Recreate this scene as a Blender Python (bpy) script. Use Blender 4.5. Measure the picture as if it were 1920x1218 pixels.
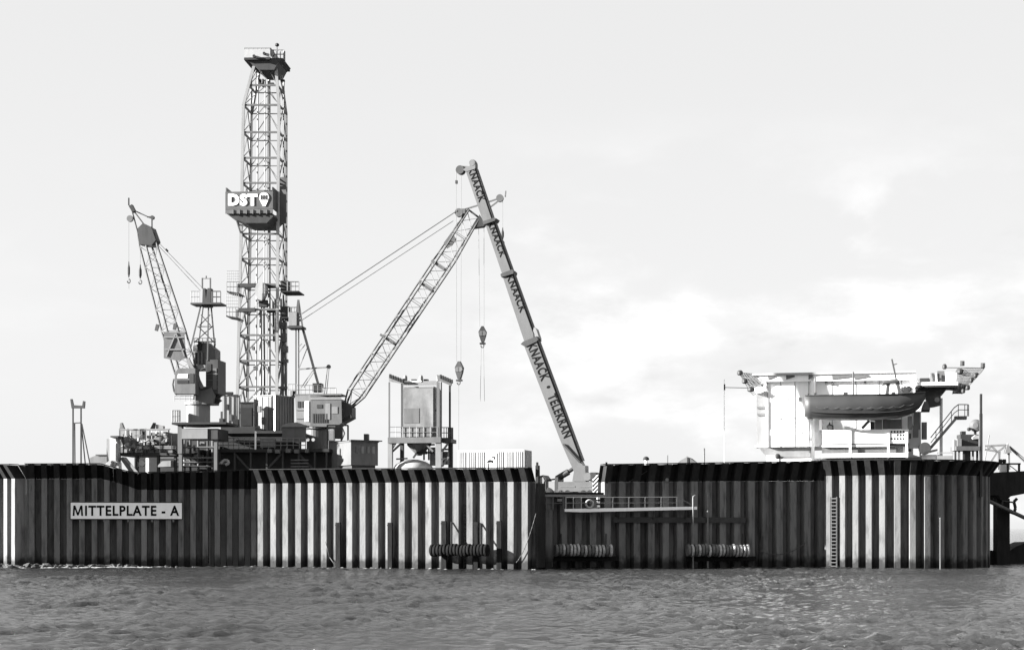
import bpy, math, random
import numpy as np
from mathutils import Vector, Matrix

random.seed(7)
rng = np.random.default_rng(7)
scene = bpy.context.scene
for o in list(bpy.data.objects):
    bpy.data.objects.remove(o)
R = math.radians

# ------------------------------------------------------------------ camera
FPX = 3200.0          # focal length in pixels of a 1920 wide picture
CAMZ = 3.8            # eye height above the sea (deck of a small boat)
HOR = 989.0           # row of the horizon
cam_data = bpy.data.cameras.new('camera')
cam_data.sensor_fit = 'HORIZONTAL'
cam_data.sensor_width = 36.0
cam_data.lens = FPX / 1920.0 * 36.0
cam_data.shift_y = (HOR - 609.0) / 1920.0
cam_data.clip_start = 0.5
cam_data.clip_end = 20000.0
cam = bpy.data.objects.new('camera', cam_data)
scene.collection.objects.link(cam)
cam.location = (0, 0, CAMZ)
cam.rotation_euler = (R(90), 0, 0)
scene.camera = cam

# ------------------------------------------------------------------ light
SUN_AZ = R(10.5)      # the sun stands to the left, a little on the viewer's side
SUN_EL = R(17.0)
SUNV = Vector((-math.cos(SUN_AZ) * math.cos(SUN_EL), -math.sin(SUN_AZ) * math.cos(SUN_EL), math.sin(SUN_EL)))
sun_data = bpy.data.lights.new('sun', 'SUN')
sun_data.energy = 5.0
sun_data.angle = R(0.5)
sun_data.color = (1.0, 0.995, 0.985)
sun = bpy.data.objects.new('sun', sun_data)
scene.collection.objects.link(sun)
sun.rotation_euler = SUNV.to_track_quat('Z', 'Y').to_euler()
sun.location = (-60, 60, 60)

world = bpy.data.worlds.new('World')
scene.world = world
world.use_nodes = True
wn, wl = world.node_tree.nodes, world.node_tree.links
wn.clear()
w_out = wn.new('ShaderNodeOutputWorld')
w_bg = wn.new('ShaderNodeBackground')
w_bg.inputs['Strength'].default_value = 0.05
w_sky = wn.new('ShaderNodeTexSky')
w_sky.sky_type = 'NISHITA'
w_sky.sun_disc = False
w_sky.sun_elevation = SUN_EL
w_sky.sun_rotation = math.atan2(SUNV.x, SUNV.y)
w_sky.air_density = 1.0
w_sky.dust_density = 3.0
w_sky.ozone_density = 1.0
w_bw = wn.new('ShaderNodeRGBToBW')              # black and white film
wl.new(w_sky.outputs[0], w_bw.inputs[0])
w_tc = wn.new('ShaderNodeTexCoord')
w_map = wn.new('ShaderNodeMapping')
w_map.inputs['Location'].default_value = (5.7, 1.1, 0.2)
w_map.inputs['Scale'].default_value = (1.0, 1.0, 2.3)
wl.new(w_tc.outputs['Generated'], w_map.inputs['Vector'])
w_n1 = wn.new('ShaderNodeTexNoise')
w_n1.inputs['Scale'].default_value = 8.0
w_n1.inputs['Detail'].default_value = 7.0
w_n1.inputs['Roughness'].default_value = 0.52
w_n1.inputs['Distortion'].default_value = 0.25
wl.new(w_map.outputs[0], w_n1.inputs['Vector'])
w_ramp = wn.new('ShaderNodeValToRGB')
w_ramp.color_ramp.interpolation = 'EASE'
w_ramp.color_ramp.elements[0].position = 0.42
w_ramp.color_ramp.elements[1].position = 0.58
wl.new(w_n1.outputs['Fac'], w_ramp.inputs[0])
w_n2 = wn.new('ShaderNodeTexNoise')              # light and shade inside the clouds
w_n2.inputs['Scale'].default_value = 11.0
w_n2.inputs['Detail'].default_value = 8.0
w_n2.inputs['Roughness'].default_value = 0.58
wl.new(w_map.outputs[0], w_n2.inputs['Vector'])
w_cr = wn.new('ShaderNodeMapRange')
w_cr.inputs['From Min'].default_value = 0.3
w_cr.inputs['From Max'].default_value = 0.7
w_cr.inputs['To Min'].default_value = 4.25
w_cr.inputs['To Max'].default_value = 7.0
wl.new(w_n2.outputs['Fac'], w_cr.inputs['Value'])
w_sep = wn.new('ShaderNodeSeparateXYZ')
wl.new(w_tc.outputs['Generated'], w_sep.inputs[0])
def w_range(src, f0, f1, t0, t1):
    r = wn.new('ShaderNodeMapRange')
    r.interpolation_type = 'SMOOTHSTEP'
    for k, v in (('From Min', f0), ('From Max', f1), ('To Min', t0), ('To Max', t1)):
        r.inputs[k].default_value = v
    wl.new(src, r.inputs['Value'])
    return r.outputs[0]
def w_math(op, a, b):
    m = wn.new('ShaderNodeMath')
    m.operation = op
    for i, x in enumerate((a, b)):
        if isinstance(x, float): m.inputs[i].default_value = x
        else: wl.new(x, m.inputs[i])
    return m.outputs[0]
# a thin even veil of high cloud, brighter towards the horizon, over the clear sky
w_veilv = w_range(w_sep.outputs['Z'], 0.0, 0.33, 5.42, 5.05)
w_veil = wn.new('ShaderNodeMix')
w_veil.data_type = 'FLOAT'
w_veil.inputs[0].default_value = 0.85
wl.new(w_veilv, w_veil.inputs[3])
wl.new(w_bw.outputs[0], w_veil.inputs[2])
# a bank of cumulus low over the eastern half of the sky
w_fac = w_math('MULTIPLY', w_ramp.outputs[0], w_range(w_sep.outputs['X'], -0.10, 0.10, 0.1, 1.0))
w_fac = w_math('MULTIPLY', w_fac, w_range(w_sep.outputs['Z'], 0.11, 0.25, 1.0, 0.0))
w_mix = wn.new('ShaderNodeMix')
w_mix.data_type = 'FLOAT'
wl.new(w_fac, w_mix.inputs[0])
wl.new(w_veil.outputs[0], w_mix.inputs[2])
wl.new(w_cr.outputs[0], w_mix.inputs[3])
w_lvl = w_math('MULTIPLY', w_mix.outputs[0], 0.605)
wl.new(w_lvl, w_bg.inputs['Color'])
wl.new(w_bg.outputs[0], w_out.inputs['Surface'])

scene.view_settings.view_transform = 'Standard'
scene.view_settings.look = 'None'
scene.view_settings.gamma = 1.0
scene.view_settings.use_curve_mapping = False
scene.view_settings.exposure = 2.6

# ------------------------------------------------------------------ materials
def mat(name, c, rough=0.6, metal=0.0, var=0.22, scale=1.2, streak=0.0, bump=0.0, tide=False, spec=0.3):
    m = bpy.data.materials.new(name)
    m.use_nodes = True
    nt = m.node_tree
    n, l = nt.nodes, nt.links
    b = n['Principled BSDF']
    b.inputs['Roughness'].default_value = rough
    b.inputs['Metallic'].default_value = metal
    b.inputs['Specular IOR Level'].default_value = spec
    geo = n.new('ShaderNodeNewGeometry')
    mp = n.new('ShaderNodeMapping')
    mp.inputs['Scale'].default_value = (scale, scale, scale * (1.0 - 0.93 * streak))
    l.new(geo.outputs['Position'], mp.inputs['Vector'])
    nz = n.new('ShaderNodeTexNoise')
    nz.inputs['Scale'].default_value = 1.0
    nz.inputs['Detail'].default_value = 8.0
    nz.inputs['Roughness'].default_value = 0.62
    l.new(mp.outputs[0], nz.inputs['Vector'])
    mr = n.new('ShaderNodeMapRange')
    mr.inputs['From Min'].default_value = 0.28
    mr.inputs['From Max'].default_value = 0.72
    mr.inputs['To Min'].default_value = c * (1 - var)
    mr.inputs['To Max'].default_value = min(0.9, c * (1 + var))
    l.new(nz.outputs['Fac'], mr.inputs['Value'])
    out = mr.outputs[0]
    if streak or tide:
        n2 = n.new('ShaderNodeTexNoise')          # larger rust runs and blotches
        n2.inputs['Scale'].default_value = 1.0
        n2.inputs['Detail'].default_value = 5.0
        m2 = n.new('ShaderNodeMapping')
        m2.inputs['Location'].default_value = (11, 4, 2)
        m2.inputs['Scale'].default_value = (scale * 2.7, scale * 2.7, scale * 0.5)
        l.new(geo.outputs['Position'], m2.inputs['Vector'])
        l.new(m2.outputs[0], n2.inputs['Vector'])
        r2 = n.new('ShaderNodeMapRange')
        r2.inputs['From Min'].default_value = 0.5
        r2.inputs['From Max'].default_value = 0.78
        r2.inputs['To Min'].default_value = 1.0
        r2.inputs['To Max'].default_value = 0.35 if tide else 1.0 - var * 1.2
        l.new(n2.outputs['Fac'], r2.inputs['Value'])
        mul = n.new('ShaderNodeMath')
        mul.operation = 'MULTIPLY'
        l.new(out, mul.inputs[0])
        l.new(r2.outputs[0], mul.inputs[1])
        out = mul.outputs[0]
    if tide:                                      # weed and wet slime left by the tide
        sx = n.new('ShaderNodeSeparateXYZ')
        l.new(geo.outputs['Position'], sx.inputs[0])
        n3 = n.new('ShaderNodeTexNoise')
        n3.inputs['Scale'].default_value = 1.6
        n3.inputs['Detail'].default_value = 6.0
        l.new(geo.outputs['Position'], n3.inputs['Vector'])
        add = n.new('ShaderNodeMath')
        add.operation = 'MULTIPLY_ADD'
        l.new(n3.outputs['Fac'], add.inputs[0])
        add.inputs[1].default_value = -1.6
        l.new(sx.outputs['Z'], add.inputs[2])
        r3 = n.new('ShaderNodeMapRange')
        r3.inputs['From Min'].default_value = -0.25
        r3.inputs['From Max'].default_value = 0.45
        r3.inputs['To Min'].default_value = 0.22
        r3.inputs['To Max'].default_value = 1.0
        l.new(add.outputs[0], r3.inputs['Value'])
        mul2 = n.new('ShaderNodeMath')
        mul2.operation = 'MULTIPLY'
        l.new(out, mul2.inputs[0])
        l.new(r3.outputs[0], mul2.inputs[1])
        out = mul2.outputs[0]
    if tide:                                      # no two piles weather alike
        oi = n.new('ShaderNodeObjectInfo')
        ro = n.new('ShaderNodeMapRange')
        ro.inputs['To Min'].default_value = 0.82
        ro.inputs['To Max'].default_value = 1.14
        l.new(oi.outputs['Random'], ro.inputs['Value'])
        mo = n.new('ShaderNodeMath')
        mo.operation = 'MULTIPLY'
        l.new(out, mo.inputs[0])
        l.new(ro.outputs[0], mo.inputs[1])
        out = mo.outputs[0]
    comb = n.new('ShaderNodeCombineColor')
    for i in range(3):
        l.new(out, comb.inputs[i])
    l.new(comb.outputs[0], b.inputs['Base Color'])
    if bump:
        bp = n.new('ShaderNodeBump')
        bp.inputs['Strength'].default_value = bump
        bp.inputs['Distance'].default_value = 0.05
        nb = n.new('ShaderNodeTexNoise')
        nb.inputs['Scale'].default_value = 6.0
        nb.inputs['Detail'].default_value = 6.0
        l.new(geo.outputs['Position'], nb.inputs['Vector'])
        l.new(nb.outputs['Fac'], bp.inputs['Height'])
        l.new(bp.outputs[0], b.inputs['Normal'])
    return m

M = {
    'pile': mat('pile_steel', 0.125, 0.75, var=0.22, scale=1.0, streak=0.9, bump=0.3, tide=True, spec=0.15),
    'deflector': mat('dark_deflector_steel', 0.02, 0.8, var=0.35, scale=1.2, streak=0.8, bump=0.3, spec=0.1),  # one base colour, far darker than the piles
    'white': mat('white_paint', 0.8, 0.5, var=0.06, scale=0.8, streak=0.7),
    'offwhite': mat('weathered_white_paint', 0.28, 0.55, var=0.12, scale=0.9, streak=0.7),
    'light': mat('light_grey_paint', 0.15, 0.55, var=0.14, scale=0.9, streak=0.6),
    'mid': mat('mid_grey_paint', 0.085, 0.6, var=0.2, scale=0.9, streak=0.6),
    'red': mat('signal_red_paint_on_monochrome_film', 0.075, 0.55, var=0.15, scale=0.9, streak=0.5),
    'dark': mat('dark_grey_paint', 0.028, 0.6, var=0.3, scale=1.2, streak=0.6),
    'black': mat('black_paint', 0.014, 0.7, var=0.3, scale=1.5),
    'letter': mat('black_lettering', 0.006, 0.8, var=0.1, spec=0.05),
    'galv': mat('galvanised_steel', 0.13, 0.5, metal=0.2, var=0.15, scale=2.0),
    'rope': mat('wire_rope', 0.06, 0.6, var=0.2, scale=3),
    'fibre': mat('fibre_rope', 0.34, 0.8, var=0.2, scale=3),
    'rubber': mat('weathered_rubber', 0.1, 0.85, var=0.55, scale=2.2, bump=0.3, spec=0.1),
    'timber': mat('wet_timber', 0.012, 0.9, var=0.4, scale=2.0, streak=0.7, bump=0.4, spec=0.03),
    'net': mat('safety_net_cord', 0.08, 0.8, var=0.1, scale=3),
    'deck': mat('asphalt_deck', 0.12, 0.9, var=0.3, scale=0.4),
    'rock': mat('wet_armour_rock', 0.04, 0.8, var=0.5, scale=3.0, bump=0.6),
    'glass': mat('window_glass', 0.03, 0.12, var=0.2, spec=0.6),
    'lamp': mat('lamp_housing', 0.55, 0.4, var=0.1),
    'tank': mat('mottled_tank_steel', 0.15, 0.6, var=0.5, scale=0.35, streak=0.2),
    'boom': mat('pale_crane_paint', 0.08, 0.5, var=0.12, scale=0.8, streak=0.4),
    'worn': mat('barnacled_rubber', 0.30, 0.9, var=0.5, scale=3.0, bump=0.4, spec=0.05),
    'hull': mat('orange_hull_on_monochrome_film', 0.033, 0.5, var=0.12, scale=0.8),
}

# ------------------------------------------------------------------ helpers
C = scene.collection

def P(px, py, d):
    return Vector(((px - 960.0) / FPX * d, d, CAMZ + (HOR - py) / FPX * d))

class Plane:
    """An upright plane through picture column px at distance d, turned by g degrees
    (g > 0: its right end is nearer).  u runs right along it, v backwards."""
    def __init__(self, px, d, g):
        self.O = Vector(((px - 960.0) / FPX * d, d, 0.0))
        a = R(g)
        self.g = a
        self.U = Vector((math.cos(a), -math.sin(a), 0.0))
        self.V = Vector((math.sin(a), math.cos(a), 0.0))
    def u(self, px, v=0.0):
        o = self.O + self.V * v
        k = px - 960.0
        return (k * o.y - FPX * o.x) / (FPX * self.U.x - k * self.U.y)
    def pt(self, px, py, v=0.0):
        p = self.O + self.V * v + self.U * self.u(px, v)
        return Vector((p.x, p.y, CAMZ + (HOR - py) / FPX * p.y))
    def at(self, u, v, z):
        p = self.O + self.V * v + self.U * u
        return Vector((p.x, p.y, z))
    def scale(self):
        return FPX / self.O.y

def wloc(o):
    t = Vector((0, 0, 0))
    while o is not None:
        t += o.location
        o = o.parent
    return t

def tag(o, label=None, cat=None, group=None, kind=None):
    if label: o['label'] = label
    if cat: o['category'] = cat
    if group: o['group'] = group
    if kind: o['kind'] = kind
    return o

def thing(name, label, cat, loc, group=None):
    o = bpy.data.objects.new(name, None)
    o.empty_display_size = 0.3
    o.location = loc
    C.objects.link(o)
    return tag(o, label, cat, group)

class MB:
    def __init__(self):
        self.v, self.f = [], []
    def add(self, vs, fs):
        b = len(self.v)
        self.v += [tuple(x) for x in vs]
        self.f += [tuple(b + i for i in f) for f in fs]
        return self
    def hexa(self, p):
        return self.add(p, [(3, 2, 1, 0), (4, 5, 6, 7), (0, 1, 5, 4), (1, 2, 6, 5), (2, 3, 7, 6), (3, 0, 4, 7)])
    def fbox(self, F, x0, x1, y0, y1, v0, v1):
        """box whose front face covers columns x0..x1, rows y0 (top)..y1 on plane F moved back by v0"""
        ua, ub = F.u(x0, v0), F.u(x1, v0)
        d = (F.O + F.V * v0 + F.U * (ua + ub) / 2).y
        zt, zb = CAMZ + (HOR - y0) / FPX * d, CAMZ + (HOR - y1) / FPX * d
        return self.ubox(F, ua, ub, v0, v1, zb, zt)
    def ubox(self, F, ua, ub, v0, v1, zb, zt):
        q = [(ua, v0), (ub, v0), (ub, v1), (ua, v1)]
        return self.hexa([F.at(a, b, zb) for a, b in q] + [F.at(a, b, zt) for a, b in q])
    def prism(self, F, poly, v0, v1):
        """outline of (column,row) points on plane F moved back by v0, extruded back to v1"""
        fr = [F.pt(x, y, v0) for x, y in poly]
        return self.extr(fr, F.V * (v1 - v0))
    def extr(self, fr, vec):
        n = len(fr)
        bk = [p + vec for p in fr]
        fs = [tuple(range(n)), tuple(range(2 * n - 1, n - 1, -1))]
        fs += [(i, n + i, n + (i + 1) % n, (i + 1) % n) for i in range(n)]
        return self.add(fr + bk, fs)
    def tube(self, p, q, r, n=5, r2=None):
        p, q = Vector(p), Vector(q)
        r2 = r if r2 is None else r2
        d = q - p
        if d.length < 1e-6: return self
        d.normalize()
        a = d.cross(Vector((0, 0, 1))) if abs(d.z) < 0.9 else d.cross(Vector((1, 0, 0)))
        a.normalize()
        b = d.cross(a)
        vs = []
        for c, rr in ((p, r), (q, r2)):
            vs += [c + (a * math.cos(2 * math.pi * i / n) + b * math.sin(2 * math.pi * i / n)) * rr for i in range(n)]
        fs = [(i, (i + 1) % n, n + (i + 1) % n, n + i) for i in range(n)]
        fs += [tuple(range(n - 1, -1, -1)), tuple(range(n, 2 * n))]
        return self.add(vs, fs)
    def path(self, pts, r, n=5):
        for a, b in zip(pts[:-1], pts[1:]): self.tube(a, b, r, n)
        return self
    def beam(self, p, q, w, h=None, up=Vector((0, 0, 1))):
        """square section bar"""
        p, q = Vector(p), Vector(q)
        h = w if h is None else h
        d = (q - p).normalized()
        if abs(d.dot(up)) > 0.95: up = Vector((0, 1, 0))
        a = d.cross(up).normalized() * (w / 2)
        b = a.cross(d).normalized() * (h / 2)
        return self.hexa([p - a - b, p + a - b, p + a + b, p - a + b, q - a - b, q + a - b, q + a + b, q - a + b])
    def lathe(self, c, prof, n=16, axis=Vector((0, 0, 1))):
        axis = Vector(axis).normalized()
        a = axis.cross(Vector((0, 0, 1))) if abs(axis.z) < 0.9 else axis.cross(Vector((1, 0, 0)))
        a.normalize()
        b = axis.cross(a)
        c = Vector(c)
        vs = []
        for r, z in prof:
            vs += [c + axis * z + (a * math.cos(2 * math.pi * i / n) + b * math.sin(2 * math.pi * i / n)) * r for i in range(n)]
        m = len(prof)
        fs = []
        for j in range(m - 1):
            fs += [(j * n + i, j * n + (i + 1) % n, (j + 1) * n + (i + 1) % n, (j + 1) * n + i) for i in range(n)]
        fs += [tuple(range(n - 1, -1, -1)), tuple(range((m - 1) * n, m * n))]
        return self.add(vs, fs)
    def ring(self, c, R0, r, axis, n=20, k=6):
        axis = Vector(axis).normalized()
        a = axis.cross(Vector((0, 0, 1))) if abs(axis.z) < 0.9 else axis.cross(Vector((1, 0, 0)))
        a.normalize(); b = axis.cross(a); c = Vector(c)
        vs, fs = [], []
        for i in range(n):
            t = 2 * math.pi * i / n
            e = a * math.cos(t) + b * math.sin(t)
            for j in range(k):
                s = 2 * math.pi * j / k
                vs.append(c + e * (R0 + r * math.cos(s)) + axis * (r * math.sin(s)))
        for i in range(n):
            for j in range(k):
                fs.append((i * k + j, ((i + 1) % n) * k + j, ((i + 1) % n) * k + (j + 1) % k, i * k + (j + 1) % k))
        return self.add(vs, fs)
    def build(self, name, m, parent=None, smooth=False, origin=None):
        vs = np.array(self.v, dtype=float)
        if parent is None:
            if origin is None:
                lo, hi = vs.min(0), vs.max(0)
                origin = ((lo[0] + hi[0]) / 2, (lo[1] + hi[1]) / 2, lo[2])
            off = np.array(origin)
        else:
            off = np.array(wloc(parent))
        me = bpy.data.meshes.new(name)
        me.from_pydata((vs - off).tolist(), [], self.f)
        import bmesh
        bm = bmesh.new(); bm.from_mesh(me)
        bmesh.ops.recalc_face_normals(bm, faces=bm.faces)
        bm.to_mesh(me); bm.free()
        if smooth:
            me.polygons.foreach_set('use_smooth', [True] * len(me.polygons))
        me.materials.append(M[m] if isinstance(m, str) else m)
        o = bpy.data.objects.new(name, me)
        C.objects.link(o)
        if parent is None:
            o.location = origin
        else:
            o.parent = parent
        return o

_text = {}
def text_mesh(s, offset=0.0):
    k = (s, offset)
    if k in _text: return _text[k]
    cu = bpy.data.curves.new('t', 'FONT')
    cu.body = s
    cu.offset = offset
    cu.extrude = 0.02
    cu.resolution_u = 3
    cu.space_character = 1.14
    ob = bpy.data.objects.new('t', cu)
    C.objects.link(ob)
    bpy.context.view_layer.update()
    me = ob.evaluated_get(bpy.context.evaluated_depsgraph_get()).to_mesh()
    vs = np.array([v.co[:] for v in me.vertices])
    fs = [tuple(p.vertices) for p in me.polygons]
    ob.evaluated_get(bpy.context.evaluated_depsgraph_get()).to_mesh_clear()
    bpy.data.objects.remove(ob)
    bpy.data.curves.remove(cu)
    lo, hi = vs.min(0), vs.max(0)
    vs = (vs - lo) / (hi - lo)
    _text[k] = (vs, fs)
    return _text[k]

def lettering(s, o, u, v, depth, mt, parent, offset=0.02, name='lettering'):
    """text filling the parallelogram from corner o along u and v; depth: how far it stands out (towards u x v)"""
    vs, fs = text_mesh(s, offset)
    nrm = u.cross(v).normalized() * depth
    mb = MB()
    mb.add([o + u * a + v * b + nrm * (c) for a, b, c in vs], fs)
    return mb.build(name, mt, parent)

def railing(F, x0, x1, yt, yb, n, v, parent, mt='galv', r=0.03, mids=1, name='railing', v1=None):
    mb = MB()
    v1 = v if v1 is None else v1
    ps = []
    for i in range(n + 1):
        t = i / n
        px, vv = x0 + (x1 - x0) * t, v + (v1 - v) * t
        a, b = F.pt(px, yb, vv), F.pt(px, yt, vv)
        ps.append((a, b))
        mb.tube(a, b, r, 4)
    for (a, b), (c, d) in zip(ps[:-1], ps[1:]):
        for k in range(mids + 1):
            t = (k + 1) / (mids + 1)
            mb.tube(a.lerp(b, t), c.lerp(d, t), r, 4)
    return mb.build(name, mt, parent)

def lattice(parent, stations, bays, chord_r, lace_r, mt, lace_mt=None, faces=((0, 1), (1, 3), (3, 2), (2, 0))):
    """four chords through stations [(p0,p1,p2,p3), ...] with zigzag lacing"""
    for k in range(4):
        MB().path([s[k] for s in stations], chord_r, 5).build('chord', mt, parent)
    mb = MB()
    for (s, t), nb in zip(zip(stations[:-1], stations[1:]), bays):
        for i in range(nb):
            a = [s[k].lerp(t[k], i / nb) for k in range(4)]
            b = [s[k].lerp(t[k], (i + 1) / nb) for k in range(4)]
            for j, (m, q) in enumerate(faces):
                if (i + j) % 2: m, q = q, m
                mb.tube(a[m], b[q], lace_r, 4)
                if i % 2 == 0: mb.tube(a[m], a[q], lace_r, 4)
    mb.build('lacing', lace_mt or mt, parent)

def sag(p, q, drop, n=12):
    return [p.lerp(q, i / n) - Vector((0, 0, drop * 4 * (i / n) * (1 - i / n))) for i in range(n + 1)]

def ladder(F, px, yt, yb, v, width, label, group=None, m='galv'):
    p0, p1 = F.pt(px, yb, v), F.pt(px, yt, v)
    t = thing('ladder', label, 'ladder', p0, group)
    h = F.U * (width / 2)
    for s in (-1, 1): MB().beam(p0 + h * s, p1 + h * s, 0.1, 0.1).build('stile', m, t)
    n = max(3, int((p1 - p0).length / 0.33))
    first = None
    for i in range(n):
        c = p0.lerp(p1, (i + 0.5) / n)
        if first is None:
            first = MB().tube(c - h, c + h, 0.05, 5).build('rung', m, t)
            c0 = c
        else:
            o = first.copy(); C.objects.link(o); o.parent = t; o.location = c - c0
    return t
# ------------------------------------------------------------------ the sea
def make_sea():
    x0, x1, y0, y1, st = -80.0, 80.0, 30.0, 182.0, 0.25
    nx, ny = int((x1 - x0) / st) + 1, int((y1 - y0) / st) + 1
    X, Y = np.meshgrid(np.linspace(x0, x1, nx), np.linspace(y0, y1, ny))
    Z = np.zeros_like(X)
    r = np.random.default_rng(3)
    wind = R(112.0)
    for lam_lo, lam_hi, cnt, steep, spread in ((0.6, 1.2, 54, 0.056, 0.9), (1.2, 3.0, 30, 0.024, 0.6), (3.0, 8.0, 14, 0.011, 0.45)):
        for _ in range(cnt):
            lam = math.exp(r.uniform(math.log(lam_lo), math.log(lam_hi)))
            k = 2 * math.pi / lam
            th = wind + r.normal(0, spread)
            ph = r.uniform(0, 6.28)
            a = steep * lam / math.sqrt(cnt) * r.uniform(0.5, 1.5)
            arg = k * (X * math.cos(th) + Y * math.sin(th)) + ph
            Z += a * (np.sin(arg) + 0.3 * np.sin(2 * arg + 1.57))
    # gusty patches: rougher and smoother areas
    g = np.zeros_like(X)
    for _ in range(14):
        lam = r.uniform(9, 45); th = r.uniform(0, 6.28)
        g += np.sin(2 * math.pi / lam * (X * math.cos(th) + Y * math.sin(th) * 0.6) + r.uniform(0, 6.28))
    Z *= np.clip(0.92 + 0.19 * g, 0.4, 1.55)
    e = np.minimum.reduce([X - x0, x1 - X, Y - y0, y1 - Y])
    Z *= np.clip(e / 6.0, 0, 1)
    V = np.stack([X.ravel(), Y.ravel(), Z.ravel()], 1)
    ii = np.arange(nx * ny).reshape(ny, nx)
    Fq = np.stack([ii[:-1, :-1].ravel(), ii[:-1, 1:].ravel(), ii[1:, 1:].ravel(), ii[1:, :-1].ravel()], 1)
    # flat sheet from the rippled field out to the horizon
    B = 9000.0
    b = len(V)
    ext = np.array([(-B, -300, 0), (B, -300, 0), (B, B, 0), (-B, B, 0), (x0, y0, 0), (x1, y0, 0), (x1, y1, 0), (x0, y1, 0)], float)
    Fe = np.array([(b, b + 1, b + 5, b + 4), (b + 1, b + 2, b + 6, b + 5), (b + 2, b + 3, b + 7, b + 6), (b + 3, b, b + 4, b + 7)])
    V = np.concatenate([V, ext]); Fq = np.concatenate([Fq, Fe])
    me = bpy.data.meshes.new('sea')
    me.vertices.add(len(V)); me.vertices.foreach_set('co', V.ravel())
    me.loops.add(Fq.size); me.loops.foreach_set('vertex_index', Fq.ravel().astype(np.int32))
    me.polygons.add(len(Fq))
    me.polygons.foreach_set('loop_start', np.arange(0, Fq.size, 4, dtype=np.int32))
    me.polygons.foreach_set('use_smooth', np.ones(len(Fq), dtype=bool))
    me.update(calc_edges=True)
    m = bpy.data.materials.new('silty_sea_water'); m.use_nodes = True
    n, l = m.node_tree.nodes, m.node_tree.links
    bs = n['Principled BSDF']
    bs.inputs['Roughness'].default_value = 0.08
    bs.inputs['IOR'].default_value = 1.33
    geo = n.new('ShaderNodeNewGeometry')
    mp = n.new('ShaderNodeMapping'); mp.inputs['Scale'].default_value = (0.05, 0.035, 0.05)
    l.new(geo.outputs['Position'], mp.inputs[0])
    nz = n.new('ShaderNodeTexNoise'); nz.inputs['Scale'].default_value = 1.0; nz.inputs['Detail'].default_value = 6
    l.new(mp.outputs[0], nz.inputs['Vector'])
    cr = n.new('ShaderNodeMapRange')
    cr.inputs['From Min'].default_value = 0.3; cr.inputs['From Max'].default_value = 0.7
    cr.inputs['To Min'].default_value = 0.014; cr.inputs['To Max'].default_value = 0.042
    l.new(nz.outputs['Fac'], cr.inputs['Value'])
    cc = n.new('ShaderNodeCombineColor')
    for i in range(3): l.new(cr.outputs[0], cc.inputs[i])
    l.new(cc.outputs[0], bs.inputs['Base Color'])
    m2 = n.new('ShaderNodeMapping'); m2.inputs['Scale'].default_value = (1.6, 4.0, 2.0)
    l.new(geo.outputs['Position'], m2.inputs[0])
    n2 = n.new('ShaderNodeTexNoise'); n2.inputs['Scale'].default_value = 2.6; n2.inputs['Detail'].default_value = 9
    n2.inputs['Roughness'].default_value = 0.68
    l.new(m2.outputs[0], n2.inputs['Vector'])
    bp = n.new('ShaderNodeBump'); bp.inputs['Strength'].default_value = 1.0; bp.inputs['Distance'].default_value = 0.13
    l.new(n2.outputs['Fac'], bp.inputs['Height'])
    l.new(bp.outputs[0], bs.inputs['Normal'])
    me.materials.append(m)
    o = bpy.data.objects.new('sea', me)
    C.objects.link(o)
    tag(o, 'choppy grey silty sea in front of the steel wall', kind='structure')
make_sea()

# ------------------------------------------------------------------ sheet pile wall round the artificial island
PROF = [(0.0, 0.0), (0.22, 0.0), (0.285, -0.98), (0.715, -0.98), (0.78, 0.0), (1.0, 0.0)]   # share of the pitch, offset (minus = outwards)
THK = 0.05

def strip(pitch, zlo, zhi, ylo, yhi, wid=1.0):
    """one folded steel sheet; zlo, zhi: heights at its left and right edge"""
    n = len(PROF)
    vs = []
    for back in (0, 1):
        for zz, yy, wf in ((zlo, ylo, 1.0), (zhi, yhi, wid)):
            for t, y in PROF:
                tt = 0.5 + (t - 0.5) * wf
                # inner skin: pull webs together a little so that the sheet keeps its thickness
                sx = 0.0
                if back: sx = (0.03 if t in (0.22, 0.285) else -0.03 if t in (0.715, 0.78) else 0.0)
                vs.append((tt * pitch + sx * (1 if y < 0 else 1), y + yy + THK * back, zz[0] + (zz[1] - zz[0]) * t))
    fs = []
    for i in range(n - 1):
        fs.append((i, i + 1, n + i + 1, n + i))
        fs.append((2 * n + i + 1, 2 * n + i, 3 * n + i, 3 * n + i + 1))
        fs.append((n + i, n + i + 1, 3 * n + i + 1, 3 * n + i))
        fs.append((i + 1, i, 2 * n + i, 2 * n + i + 1))
    fs += [(0, n, 3 * n, 2 * n), (n - 1, 3 * n - 1, 4 * n - 1, 2 * n - 1)]
    return vs, fs

def sheet(name, vs, fs, m, parent, loc, rot):
    me = bpy.data.meshes.new(name)
    me.from_pydata(vs, [], fs)
    me.materials.append(M[m])
    o = bpy.data.objects.new(name, me)
    C.objects.link(o)
    o.parent = parent
    o.location = loc
    o.rotation_euler = (0, 0, rot)
    return o

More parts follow.
